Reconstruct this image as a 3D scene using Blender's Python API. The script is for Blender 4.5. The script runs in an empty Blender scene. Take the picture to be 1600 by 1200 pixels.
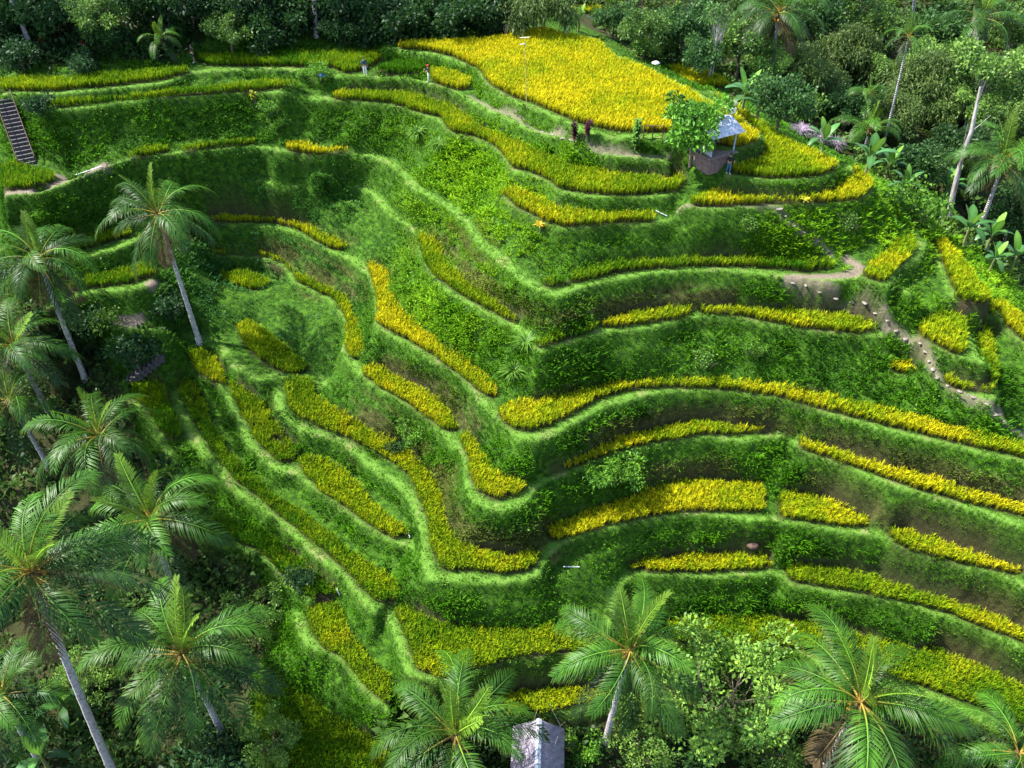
import bpy, bmesh, math, random
import numpy as np
R = math.radians
rng = np.random.default_rng(7)
random.seed(7)
scene = bpy.context.scene
col = scene.collection

# ------------------------------------------------------------------ camera, sky, sun, exposure
FPX, PITCH, CZ = 1300.0, R(40), 29.0
cam_d = bpy.data.cameras.new('camera'); cam = bpy.data.objects.new('camera', cam_d); col.objects.link(cam)
cam.location = (0, 0, CZ); cam.rotation_euler = (R(90) - PITCH, 0, 0)
cam_d.sensor_width = 36; cam_d.lens = 36 * FPX / 1600; cam_d.clip_end = 2000; cam_d.clip_start = .5
scene.camera = cam
SUN_EL, SUN_AZ = R(52), R(-76)          # azimuth from +y (away from the camera) towards +x
world = bpy.data.worlds.new('World'); scene.world = world; world.use_nodes = True
wn = world.node_tree; bg = wn.nodes['Background']
sk = wn.nodes.new('ShaderNodeTexSky'); sk.sky_type = 'NISHITA'; sk.sun_disc = False
sk.sun_elevation = SUN_EL; sk.sun_rotation = SUN_AZ
wn.links.new(sk.outputs[0], bg.inputs[0]); bg.inputs[1].default_value = .13
sd = bpy.data.lights.new('sun', 'SUN'); sd.energy = 4.8; sd.angle = R(.6); sd.color = (1, .96, .88)
sun = bpy.data.objects.new('sun', sd); col.objects.link(sun)
sun.rotation_euler = (R(90) - SUN_EL, 0, math.pi - SUN_AZ)
scene.view_settings.view_transform = 'Standard'; scene.view_settings.look = 'None'
scene.view_settings.exposure = 1.5; scene.view_settings.gamma = 1
scene.render.engine = 'CYCLES'; scene.cycles.max_bounces = 4; scene.cycles.diffuse_bounces = 2; scene.cycles.glossy_bounces = 2; scene.cycles.transmission_bounces = 3

def ray(u, v):
    a = (u - 800) / FPX; b = (600 - v) / FPX
    return np.array([a, math.cos(PITCH) + b * math.sin(PITCH), -math.sin(PITCH) + b * math.cos(PITCH)])
def at(u, v, z):
    d = ray(u, v); t = (z - CZ) / d[2]
    return d[0] * t, d[1] * t
def aty(u, v, y):
    d = ray(u, v); t = y / d[1]
    return d[0] * t, y, CZ + d[2] * t
def pts(s):
    """pixel list 'x y x y ...' """
    a = [float(q) for q in s.split()]
    return list(zip(a[0::2], a[1::2]))

# ------------------------------------------------------------------ terraces: rims traced left to right (uphill on the left hand), level in metres
ZL = dict(A0=0, A1=-1.2, A2=-2.9, A2L=-2.0, A1R=-1.6, A3R=-3.2, A6L=-12.7, A7L=-14.6, A8LL=-17.2, A3=-4.4, A4=-7.4, A5=-10.4, A6=-14.4, A7=-17.5, A8=-21.3, A8L=-19.9, P75=-18.9, F1=-2.0, F2=-3.7,
          A9=-25.0, A10=-28.4, B1=-22.6, B2=-24.3, B3=-25.9, B4=-26.8, B5=-30.6, K1=-6.9, K2=-8.3, K3=-9.8, K4=-11.8, K5=-12.6, K6=-11.3, K7=-10.4, K8=-10.7, K9=-11.7)
RIMS = [
 ('A0', '598 72 640 78 680 84 710 92 735 103 748 115 755 125 775 140 800 157 840 172 870 185 900 200 925 210 970 215 1010 213 1060 222 1110 228 1150 232 1185 222 1196 212 1185 200 1150 172 1110 148 1070 128 1035 112 990 92 955 76 930 60'),
 ('A1', '0 146 60 145 130 142 200 134 260 128 300 113 340 109 400 106 470 109 520 117 570 119 640 122 690 135 735 157 790 187 840 207 900 222 940 240 1000 247 1050 253'),
 ('A1R', '1130 276 1200 281 1250 281 1300 273 1318 260 1316 250 1290 236 1225 205 1160 158 1110 135'),
 ('A2L', '60 173 130 168 200 158 300 148 400 142 440 146'),
 ('A2', '480 152 510 155 600 160 640 172 685 187 700 205 740 215 765 225 785 245 800 265 850 281 868 298 900 304 960 308 1030 306 1055 303'),
 ('A3R', '1062 322 1110 324 1200 321 1260 318 1330 314 1366 302 1370 285 1350 264 1328 250'),
 ('A3', '780 303 800 322 835 339 860 351 880 357 920 352 980 350 1015 350 1050 346'),
 ('A4', '0 304 60 301 110 282 150 266 200 250 265 241 300 237 350 233 400 230 440 235 490 243 540 241 570 243 600 253 625 272 645 297 690 318 718 345 738 375 775 405 800 427 820 442 845 455 870 463 890 455 930 442 980 434 1050 426 1130 424 1200 430 1240 434 1300 440 1345 436 1400 446 1418 458'),
 ('A5', '20 362 60 352 110 336 145 318 180 312 250 292 330 283 400 281 430 289 540 290 575 300 600 330 630 352 648 367 655 400 668 425 690 450 720 466 760 490 800 510 835 543 850 546 880 536 930 523 1000 513 1060 503 1100 494 1150 495 1200 504 1260 514 1330 523 1385 526'),
 ('A6L', '80 407 140 398 190 386 230 366'),
 ('A6', '300 350 325 349 400 352 450 359 500 384 540 405 566 427 578 450 584 480 582 507 600 522 620 532 660 553 700 577 728 600 745 625 770 650 800 678 820 689 850 686 880 673 920 651 960 632 1000 619 1060 612 1130 612 1200 621 1270 638 1340 660 1400 676 1500 700 1600 722 1680 742'),
 ('A7L', '50 487 140 457 210 450 245 440'),
 ('A7', '300 402 330 399 400 402 440 415 458 438 480 450 518 470 530 492 536 515 530 545 540 565 560 585 600 612 640 640 672 660 700 690 718 715 720 745 728 770 745 790 780 799 810 795 832 776 845 757 900 736 950 716 1000 701 1060 689 1120 684 1180 687 1225 683 1250 704 1300 722 1350 742 1400 760 1450 775 1500 790 1550 808 1600 828 1680 850'),
 ('A8LL', '165 512 215 516 255 517'),
 ('A8L', '280 521 300 522 335 540 350 560 372 582 400 594 440 588 490 592 500 602'),
 ('A8', '425 602 427 632 440 656 480 676 530 692 560 716 590 741 620 757 637 778 650 812 656 850 660 890 668 906 700 911 760 913 820 906 850 892 858 870 880 849 930 833 1000 815 1060 807 1120 809 1200 816 1280 824 1340 834 1383 838 1395 852 1440 869 1500 886 1560 898 1600 914 1680 935'),
 ('A9', '600 950 612 985 622 1025 640 1058 700 1068 760 1048 800 1034 870 1027 930 1022 962 980 985 905 1040 900 1100 901 1215 899 1232 913 1300 926 1400 941 1450 956 1520 981 1600 1016 1680 1040'),
 ('A10', '690 1110 740 1118 800 1124 870 1118 930 1108 975 1085 1000 1040 1040 1010 1150 1012 1250 1018 1300 1062 1400 1085 1460 1095 1510 1120 1600 1155 1680 1180'),
 ('B1', '335 596 350 624 365 655 385 693 410 718 440 738 462 738 490 767 530 792 570 822 600 842 640 853 650 862'),
 ('B2', '262 602 275 642 290 673 310 703 340 743 370 773 400 793 430 813 455 838 480 862 510 883 535 908 550 928 570 948 592 958'),
 ('B3', '190 622 215 650 235 680 260 720 285 790 310 840 350 850 390 862 415 878 428 897 470 932 485 940'),
 ('B4', '450 955 462 992 480 1013 510 1023 540 1043 565 1073 590 1103 612 1117'),
 ('K1', '1340 432 1385 446 1398 440 1405 422 1430 408 1442 400 1455 372'),
 ('K2', '1450 380 1466 410 1478 440 1490 466'),
 ('K7', '1548 480 1562 504 1592 530 1630 564'),
 ('K3', '1432 522 1470 546 1500 560 1530 563 1534 572 1538 560 1522 520 1508 500'),
 ('K8', '1498 494 1512 502 1530 500 1546 488'),
 ('K9', '1545 542 1556 522 1575 513 1592 521 1604 532'),
 ('K4', '1468 600 1500 612 1550 625 1562 610 1555 590'),
]
LEFTUP = {'A4', 'A5', 'A6', 'A6L', 'A7', 'A7L', 'A8L', 'A8LL', 'P75', 'A8', 'B1', 'B2', 'B3'}
def zlev(lv, u, v):
    """long terraces climb a little towards the left and towards their upper ends"""
    d = 0.
    if lv in ('A4', 'A5', 'A6', 'A6L', 'A7', 'A7L', 'A8L', 'A8LL', 'P75'): d = float(np.interp(u, [350, 640], [1.4, 0]))
    elif lv == 'A8' and u < 640: d = float(np.interp(v, [588, 720], [2.2, 0]))
    elif lv == 'B1': d = float(np.interp(v, [545, 590, 720], [3.3, 2.8, 0]))
    elif lv == 'B2': d = float(np.interp(v, [588, 800], [3.5, 0]))
    elif lv == 'B3': d = float(np.interp(v, [590, 700, 815], [5.4, 3.4, 0]))
    return ZL[lv] + d
# rice patches: level, ripeness 0 green .. 1 gold, outline in pixels, label
RICE = [
 ('A0', .88, '605 68 640 62 700 60 750 58 790 54 830 44 850 40 880 52 900 55 935 62 945 72 960 85 990 97 1015 107 1030 115 1060 130 1085 142 1110 160 1140 172 1162 188 1182 203 1189 213 1172 222 1150 226 1100 217 1040 201 1000 203 960 201 925 194 895 184 865 171 830 156 800 148 790 141 770 131 757 119 752 109 735 98 705 84 670 76 620 71', 'broad golden rice field filling the flat hilltop'),
 ('A1R', .62, '1112 144 1135 151 1160 166 1195 191 1225 211 1260 229 1290 241 1309 250 1310 258 1290 269 1240 275 1200 275 1150 267 1141 260 1165 250 1190 236 1194 212 1172 190 1142 163', 'yellow green rice wrapping round the right nose of the hilltop'),
 ('A1', .35, '0 120 60 117 100 120 150 113 220 108 290 102 303 108 260 120 200 128 140 133 80 139 0 139', 'dull yellow rice strip at the top left under the dark forest'),
 ('A1', .3, '312 85 400 80 470 78 560 80 590 80 597 88 585 96 570 106 540 112 520 102 470 101 400 99 330 99 310 93', 'olive rice strip behind the standing person in white trousers'),
 ('A1', .05, '588 103 610 95 640 92 662 97 664 106 650 111 610 111 585 109', 'small dark green rice plot between two walkers on the path'),
 ('A1', .85, '672 104 690 105 715 112 735 122 733 135 715 137 690 130 675 122', 'small golden rice plot beside the person in a red cap'),
 ('A2', .55, '520 143 560 133 600 133 660 137 700 155 720 170 745 190 790 211 830 231 870 247 910 260 960 267 1010 265 1060 265 1075 276 1060 293 1010 300 960 302 900 296 870 289 850 274 820 262 795 256 780 238 755 216 720 207 695 197 690 180 640 167 610 157 560 154 520 151', 'long yellow green rice strip winding just below the hilltop path'),
 ('A2L', .3, '75 155 150 150 250 140 350 130 410 123 468 127 410 138 300 145 200 152 100 164 78 164', 'green rice strip above the tall grass bank at upper left'),
 ('A3R', .8, '1080 308 1110 296 1200 292 1280 290 1320 282 1338 270 1330 256 1350 266 1366 286 1361 300 1330 311 1260 314 1200 315 1110 319 1085 318', 'golden rice strip curling round the right end below the hut'),
 ('A3', .75, '780 296 800 290 830 300 860 315 890 325 930 330 1000 328 1020 331 1022 342 1000 345 940 348 880 350 850 342 830 331 800 315', 'short yellow rice strip above the big green grass slope'),
 ('A4', .3, '0 258 20 250 50 258 85 265 85 280 50 290 0 294', 'bright green rice plot at the foot of the stairs'),
 ('A4', .4, '195 241 215 233 240 226 262 225 263 233 230 241 200 247', 'small rice tuft strip right of the stairs bank'),
 ('A4', .35, '280 229 300 223 345 219 398 214 400 222 350 226 310 231 285 234', 'thin olive rice strip along the ledge above the leaning palm'),
 ('A4', .95, '445 223 470 222 510 230 565 232 510 238 470 238 447 231', 'small orange rice strip under the dark green bank'),
 ('A4', .35, '885 432 920 411 980 403 1050 400 1120 398 1200 398 1270 400 1298 405 1300 418 1250 420 1180 413 1100 413 1030 416 970 421 910 436', 'green rice strip on the right below the large grass slope'),
 ('A5', .45, '650 360 670 365 690 385 696 412 725 435 765 460 815 495 800 500 740 470 682 432 662 410', 'olive rice strip under the brown bank left of the ridge fold'),
 ('A5', .7, '930 502 960 490 1000 480 1050 475 1080 477 1078 490 1050 497 1000 503 945 509', 'short yellow rice patch below the brown right bank, left of the grass gap'),
 ('A5', .6, '1092 475 1130 472 1200 478 1260 478 1330 485 1360 495 1375 512 1340 518 1270 512 1200 500 1150 492 1100 490', 'yellow rice strip ending at the stepping stone path'),
 ('A6', .75, '325 332 380 332 440 337 480 347 505 365 545 382 530 389 510 384 490 372 460 353 420 345 330 345', 'golden rice strip on the left ledge right of the leaning palm crown'),
 ('A6', .85, '576 413 592 412 610 425 613 450 630 485 660 510 690 535 720 555 750 575 778 605 772 620 750 610 720 585 680 555 640 530 600 510 588 500 589 470 581 435', 'bright gold rice strip running straight down the centre left'),
 ('A6', .75, '776 636 800 626 850 620 900 608 960 595 1040 588 1120 590 1200 597 1300 616 1400 641 1500 665 1600 691 1680 708 1680 732 1600 712 1500 690 1400 665 1300 640 1200 615 1120 605 1040 602 980 606 930 622 900 641 860 661 830 670 800 668 782 656', 'longest gold rice strip crossing the whole right side'),
 ('A6L', .35, '100 380 140 365 200 350 206 364 150 380 105 396', 'upper bright green rice strip left of the leaning palm'),
 ('A7L', .35, '100 440 125 432 180 420 240 407 243 425 200 440 130 448 105 455', 'lower bright green rice strip left of the leaning palm trunk'),
 ('A7', .6, '320 389 400 390 440 401 465 425 520 450 542 462 546 480 560 500 570 520 578 550 560 560 546 555 538 540 541 510 531 490 520 465 480 445 462 436 456 422 400 399 330 396', 'olive gold rice strip that bends down beside the mossy slope'),
 ('A7', .75, '563 576 585 567 620 580 660 600 690 625 711 655 718 668 700 672 670 655 640 630 600 606 571 591', 'gold rice strip under the brown bank at centre left'),
 ('A7', .75, '717 681 735 675 750 690 756 715 780 735 820 746 825 756 810 770 770 778 746 765 734 745 730 710', 'gold rice patch filling the tip of the central nose'),
 ('A7', .75, '850 735 880 722 920 701 960 681 1000 668 1060 655 1100 652 1150 658 1210 665 1200 673 1150 676 1100 676 1050 685 990 696 950 709 900 726 860 740', 'thin yellow rice strip on the ledge above the bright bush'),
 ('A7', .8, '1247 686 1260 682 1300 695 1350 710 1400 725 1450 737 1500 755 1600 785 1680 805 1680 826 1600 804 1550 791 1500 780 1430 760 1370 738 1300 715 1250 700', 'gold rice strip on the far right second ledge'),
 ('A8L', .55, '370 506 385 500 410 510 440 535 465 555 481 566 478 580 450 582 420 571 395 551 375 526', 'olive rice patch below the pale mossy slope'),
 ('P75', .3, '340 428 380 421 420 433 422 448 395 452 350 441', 'small dark olive rice plot high on the left grass ledge'),
 ('B1', .5, '290 549 310 543 340 555 356 575 352 598 335 598 310 581', 'small olive rice patch at the foot of the leaning palm'),
 ('A8', .52, '445 591 465 585 487 590 491 615 510 626 540 646 575 665 600 680 640 695 660 720 680 740 690 765 697 790 705 820 716 840 740 850 800 858 840 862 843 878 820 890 780 893 740 889 700 890 685 880 672 850 668 810 655 780 640 741 610 716 570 696 540 681 500 666 470 651 450 636', 'broad olive gold rice strip bending round the lower central nose'),
 ('A8', .8, '848 825 870 811 900 801 950 785 1000 768 1050 750 1100 743 1150 745 1190 752 1196 770 1193 795 1150 798 1100 796 1050 799 1000 808 950 819 900 835 870 842 852 838', 'wide golden rice patch below the bright green bush'),
 ('A8', .8, '1215 776 1225 760 1260 765 1300 775 1340 790 1366 801 1360 818 1330 822 1280 815 1220 806', 'short golden rice block between two grass strips on the right'),
 ('A8', .85, '1388 821 1410 818 1450 828 1500 845 1550 860 1600 875 1680 895 1680 920 1600 898 1560 890 1500 878 1440 862 1395 845', 'golden rice strip at the right edge below the brown bank'),
 ('A9', .75, '980 881 1000 871 1050 862 1100 858 1160 855 1205 862 1210 885 1150 890 1080 891 1020 891 985 889', 'yellow rice patch behind the top of the middle palm'),
 ('A9', .6, '1227 882 1240 873 1300 879 1400 896 1450 911 1500 931 1550 951 1600 976 1680 1005 1680 1030 1600 1001 1540 980 1470 951 1400 935 1320 920 1230 906', 'dull gold rice strip above the right foreground palm'),
 ('A9', .4, '617 952 630 941 650 946 680 961 700 971 750 976 800 979 860 976 930 986 945 1000 925 1014 860 1019 800 1026 770 1037 720 1047 690 1060 650 1042 640 1012 625 976', 'olive rice field under the dark lower nose'),
 ('A10', .42, '1040 968 1070 959 1150 956 1250 961 1340 980 1420 1008 1460 1004 1520 1026 1600 1047 1680 1075 1680 1155 1600 1131 1560 1112 1500 1092 1440 1070 1400 1060 1330 1040 1250 1010 1150 1003 1050 1001', 'wide olive rice field behind the right foreground palm'),
 ('A10', .65, '700 1082 760 1076 800 1070 850 1060 900 1065 960 1068 952 1090 900 1101 860 1111 800 1116 720 1105', 'yellow rice strip just behind the corrugated shed roof'),
 ('B1', .45, '360 596 375 588 400 596 405 620 420 640 440 660 466 690 468 705 455 718 435 720 420 706 400 686 380 651 362 616', 'olive gold rice patch left of the dark green step edge'),
 ('B1', .62, '462 716 480 708 510 715 540 735 560 755 580 780 605 800 630 820 637 832 615 840 590 828 560 806 530 785 500 765 475 741', 'gold rice block ending at the thin white water spout'),
 ('B2', .33, '275 593 290 585 305 600 320 630 330 660 350 690 370 715 400 745 430 770 470 795 510 825 550 860 590 885 620 905 628 925 610 940 585 935 560 915 540 891 520 871 490 846 460 821 430 801 400 771 370 751 345 721 315 681 295 641 280 611', 'long olive rice strip running diagonally down the lower left'),
 ('B3', .33, '200 601 215 588 250 590 270 605 280 640 285 675 270 685 250 671 240 651 210 621', 'olive rice patch among the left palms'),
 ('B3', .28, '300 816 330 806 360 810 390 815 420 830 450 850 480 875 510 900 528 916 520 930 490 932 465 916 440 896 415 866 390 851 350 841 310 831', 'dark olive rice strip behind the lower left palm crown'),
 ('B4', .4, '475 951 490 941 520 937 530 950 545 980 560 1005 580 1030 605 1050 615 1075 610 1098 595 1095 575 1075 550 1045 530 1021 505 1011 485 986', 'narrow olive rice strip beside the bottom left steps of grass'),
 ('B5', .3, '400 1058 450 1060 480 1085 520 1115 560 1135 600 1150 612 1170 600 1230 420 1230 398 1150', 'dark brownish green rice field at bottom left of centre'),
 ('F2', .85, '1046 104 1070 100 1110 110 1138 122 1135 132 1105 135 1070 128 1050 118', 'brownish rice plot beyond the right edge of the hilltop'),
 ('F1', .9, '884 11 930 7 978 14 975 21 930 18 880 18', 'far brown rice strip at the top behind the hilltop'),
 ('A5', .22, '838 532 870 516 925 504 932 512 890 526 848 541', 'grassy green rice tip at the fold of the right hand strip'),
 ('A4', .3, '846 436 868 427 886 430 882 440 860 447', 'small green rice tuft at the fold below the grass slope'),
 ('K9', .6, '1560 506 1578 499 1600 512 1592 518 1574 512', 'small yellow green rice tuft on the outer right ledge'),
 ('K1', .6, '1348 420 1365 405 1385 390 1400 370 1425 365 1432 385 1420 400 1395 425 1380 438 1355 430', 'yellow green rice tuft plot on the right shoulder'),
 ('K2', .65, '1463 376 1480 366 1498 390 1516 415 1540 440 1555 460 1545 470 1515 470 1492 464 1481 440 1475 410', 'narrow yellow green rice strip on the right ridge crest'),
 ('K3', .65, '1435 506 1460 491 1500 476 1535 466 1546 475 1522 486 1509 500 1512 540 1500 552 1470 540 1440 521', 'thick yellow green rice plot above the curved grass lip at right'),
 ('K4', .65, '1475 586 1500 580 1540 590 1556 600 1550 610 1500 605 1478 596', 'small yellow green rice row under the curved grass lip'),
 ('K5', .9, '1385 566 1410 560 1435 568 1446 578 1430 585 1395 576', 'tiny golden rice tuft beside the stepping stones'),
 ('K6', .6, '1526 512 1545 505 1556 550 1562 592 1541 596 1532 560', 'thin upright rice row on the right ridge'),
 ('K7', .6, '1546 474 1562 463 1592 480 1630 512 1630 560 1590 526 1560 502', 'yellow green rice tufts at the right picture edge'),
]
# ground points away from the terraces: pixel, level
GP = [ # right-hand valley and jungle floor
 (1085, 118, -3.6), (1110, 130, -3.8), (1060, 108, -3.4), (1150, 150, -5.5), (1200, 143, -7), (1230, 180, -8), (1300, 230, -10), (1378, 240, -11.5), (1400, 275, -12), (1450, 335, -14), (1480, 345, -14.5),
 (1560, 400, -16), (1600, 440, -17), (1650, 480, -19), (1000, 60, -3), (1100, 60, -5), (1200, 80, -7), (1300, 130, -9), (1450, 200, -11), (1600, 300, -13), (1700, 400, -17),
 (900, 30, -2), (900, 10, -2.), (1100, 10, -4), (1300, 10, -4), (1500, 10, -5), (1680, 100, -8), (1500, 100, -9),
 # crest on the right
 (1400, 318, -5.6), (1430, 345, -6.6), (1500, 398, -9.5), (1560, 436, -11.5), (1600, 462, -12.6), (1660, 510, -14),
 (1595, 520, -13.2), (1590, 590, -15.3), (1640, 620, -16),
 # lower left valley
 (40, 560, -20), (100, 540, -18.8), (150, 600, -21.5), (60, 700, -25), (150, 750, -27), (0, 900, -32.5), (200, 900, -32.5), (330, 930, -31), (100, 1050, -34), (300, 1100, -33.5), (0, 1200, -35), (380, 1000, -31), (380, 1200, -33),
 (-80, 500, -22), (-100, 800, -30), (650, 1160, -31.5), (840, 1180, -32), (1000, 1160, -31.8), (1200, 1120, -31.5), (1400, 1160, -32), (1600, 1220, -32.5), (800, 1300, -34), (400, 1350, -35), (1300, 1350, -34), (0, 1400, -36), (1700, 1350, -35),
 (-60, 420, -14.5), (-60, 350, -9.5), (-100, 250, -6), (-80, 150, -1.2), (0, 420, -14), (0, 480, -17), (25, 205, -3.8), (42, 235, -5.2),
 # the lower stair on the left
 (240, 562, -18.6), (212, 588, -20),
]
PATHS = [(.12, '1232 436 1258 450 1305 467 1348 483 1385 505 1415 530 1440 545 1455 575 1480 603 1540 634 1600 680', None), (.04, '1200 320 1218 330 1241 352 1276 380 1298 400', None), # bare trodden earth: level or None, half width, pixels
 (.38, '0 300 60 297 95 283 130 270 165 258', -6.0), (.5, '88 272 110 276', -6.0),
 (.5, '236 442 250 436 262 425', -13.2), (.8, '175 497 190 500 212 503', -15.8), (.6, '275 500 290 508', -18.5),
 (.12, '735 150 760 165 800 182 840 203 880 214 905 226 940 238 1000 244 1045 247', -1.2),
 (.28, '1232 433 1270 432 1310 432 1342 427 1318 413 1300 400', -7.4),
 (.12, '1062 320 1110 322 1200 320', -3.2),
 (.2, '1330 478 1375 495 1400 520 1432 540', -9.6), (.2, '1500 612 1540 632 1600 668', -13),
]

# ------------------------------------------------------------------ height field
G = .22; X0, X1, Y0, Y1 = -82., 82., 16., 142.
NX = int((X1 - X0) / G) + 1; NY = int((Y1 - Y0) / G) + 1
gx = X0 + G * np.arange(NX); gy = Y0 + G * np.arange(NY)

XX, YY = np.meshgrid(gx, gy)
def polymask(P):
    """cells of the grid inside polygon P (world xy); returns (j0,j1,i0,i1,mask)"""
    P = np.array(P); i0 = max(0, int((P[:, 0].min() - X0) / G) - 1); i1 = min(NX, int((P[:, 0].max() - X0) / G) + 3)
    j0 = max(0, int((P[:, 1].min() - Y0) / G) - 1); j1 = min(NY, int((P[:, 1].max() - Y0) / G) + 3)
    if i1 <= i0 or j1 <= j0: return None
    XX, YY = np.meshgrid(gx[i0:i1], gy[j0:j1]); m = inpoly(XX, YY, P)
    return j0, j1, i0, i1, m
def inpoly(XX, YY, P):
    P = np.asarray(P); m = np.zeros(XX.shape, bool); n = len(P)
    for k in range(n):
        x1, y1 = P[k]; x2, y2 = P[(k + 1) % n]
        if y1 == y2: continue
        c = ((y1 > YY) != (y2 > YY)) & (XX < (x2 - x1) * (YY - y1) / (y2 - y1) + x1)
        m ^= c
    return m
def smooth_line(P, step=.5):
    """Catmull-Rom resampling of a polyline"""
    P = np.array(P, float); out = []
    Q = np.vstack([2 * P[0] - P[1], P, 2 * P[-1] - P[-2]])
    for k in range(1, len(Q) - 2):
        n = max(2, int(np.linalg.norm(Q[k + 1] - Q[k]) / step))
        for t in np.arange(n) / n:
            a, b, c, d = Q[k - 1], Q[k], Q[k + 1], Q[k + 2]
            out.append(.5 * (2 * b + (c - a) * t + (2 * a - 5 * b + 4 * c - d) * t * t + (3 * b - a - 3 * c + d) * t ** 3))
    out.append(P[-1]); return np.array(out)
def vnoise(x, y, s, seed):
    """value noise in metres scale s"""
    r = np.random.default_rng(seed).random((128, 128)); u = np.asarray(x) / s; v = np.asarray(y) / s
    i = np.floor(u).astype(int); j = np.floor(v).astype(int); f = u - i; g = v - j
    f = f * f * (3 - 2 * f); g = g * g * (3 - 2 * g); w = lambda a, b: r[b % 128, a % 128]
    return (w(i, j) * (1 - f) + w(i + 1, j) * f) * (1 - g) + (w(i, j + 1) * (1 - f) + w(i + 1, j + 1) * f) * g
def fbm(x, y, s, seed):
    return (vnoise(x, y, s, seed) + .5 * vnoise(x, y, s / 2.1, seed + 1) + .25 * vnoise(x, y, s / 4.3, seed + 2)) / 1.75

fix = np.zeros((NY, NX), bool); Z = np.full((NY, NX), -15.)
ricemask = np.zeros((NY, NX), np.int16); bundmask = np.zeros((NY, NX), bool)
def stamp(P, z, kind=0, idx=0):
    r = polymask(P)
    if r is None: return
    j0, j1, i0, i1, m = r
    Z[j0:j1, i0:i1][m] = z; fix[j0:j1, i0:i1][m] = True
    if kind == 1: ricemask[j0:j1, i0:i1][m] = idx
    else: ricemask[j0:j1, i0:i1][m] = 0; bundmask[j0:j1, i0:i1][m] = True
RICEW = []
for n, (lv, ripe, s, lab) in enumerate(RICE):
    pp = pts(s); A_ = sum(p[0] * q[1] - q[0] * p[1] for p, q in zip(pp, pp[1:] + pp[:1])); W = []
    for k, (u, v) in enumerate(pp):        # near edges were traced at the stem foot, far edges at the heads of the rice
        a, b = pp[k - 1], pp[(k + 1) % len(pp)]; tx, ty = b[0] - a[0], b[1] - a[1]; nv = (-tx if A_ > 0 else tx) / (math.hypot(tx, ty) + 1e-6)
        W.append(at(u, v, zlev(lv, u, v) + .3 + .16 * (1 - nv)))
    RICEW.append(np.array(W))
RIMW = []
for lv, s in RIMS:
    L = smooth_line([(*at(u, v + (4 if v > 440 else 3), zlev(lv, u, v)), zlev(lv, u, v)) for u, v in pts(s)]); LZ = L[:, 2]; L = L[:, :2]
    d = np.gradient(L, axis=0); nrm = np.stack([-d[:, 1], d[:, 0]], 1); nrm /= np.linalg.norm(nrm, axis=1)[:, None] + 1e-9
    wob = (vnoise(L[:, 0], L[:, 1], 2.3, 40) - .5) * .35
    L = L + nrm * wob[:, None]
    RIMW.append((lv, L, nrm, LZ))
for lv in sorted(ZL, key=lambda k: ZL[k]):
    z = ZL[lv]
    for w in (.9, 0, .36):
        if w == 0:
            for n, r in enumerate(RICE):
                if r[0] == lv:
                    stamp(RICEW[n], z, 1, n + 1)
                    if lv in LEFTUP:
                        q = ricemask == n + 1; pp = pts(r[2]); W = RICEW[n]
                        d2 = (XX[q][:, None] - W[None, :, 0]) ** 2 + (YY[q][:, None] - W[None, :, 1]) ** 2; w = 1 / (d2 + .3) ** 2
                        Z[q] = (w * np.array([zlev(lv, *a) for a in pp])[None]).sum(1) / w.sum(1)
            continue
        for l2, L, nrm, LZ in RIMW:
            if l2 != lv: continue
            for k in range(len(L) - 1):
                stamp([L[k], L[k + 1], L[k + 1] + nrm[k + 1] * w, L[k] + nrm[k] * w], LZ[k])
terr = fix.copy()
for u, v, z in GP:
    x, y = at(u, v, z); i = int((x - X0) / G); j = int((y - Y0) / G); r = 6
    if r < i < NX - r - 1 and r < j < NY - r - 1:
        q = ~terr[j - r:j + r, i - r:i + r] & (np.hypot(*np.meshgrid(np.arange(-r, r), np.arange(-r, r))) < r)
        fix[j - r:j + r, i - r:i + r] |= q; Z[j - r:j + r, i - r:i + r][q] = z
# edge of the sheet: near valley low, forest hill high behind on the left
def edge(x, y):
    near = -34. - .08 * (40 - y) if y < 60 else None
    back = np.interp(x, [-88, -40, 0, 12, 30, 88], [26, 24, 16, 2, -1, 4])
    left = np.interp(y, [12, 40, 55, 80, 92, 105, 150], [-36, -33, -26, -9, 0, 8, 26])
    right = np.interp(y, [12, 40, 60, 80, 120, 150], [-36, -33, -22, -17, -6, 4])
    return back, left, right
for i in range(NX):
    Z[0, i] = -36; Z[-1, i] = edge(gx[i], 150)[0]; fix[0, i] = fix[-1, i] = True
for j in range(NY):
    e = edge(0, gy[j]); Z[j, 0] = e[1]; Z[j, -1] = e[2]; fix[j, 0] = fix[j, -1] = True
# forest hill at top left: the ground climbs right behind the last rice strips
for x in np.arange(-75, 4, 2.):
    yb = np.interp(x, [-75, -45, -35, -32, -16, -8, 0, 4], [86, 87, 88, 93, 93.5, 96, 104, 108])
    for dy, z in ((0, -.6), (7, 4.0), (16, 9.5), (30, 15)):
        i = int((x - X0) / G); j = int((yb + dy - Y0) / G)
        if j < NY - 2 and not fix[j, i]: fix[j, i] = True; Z[j, i] = z
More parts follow.
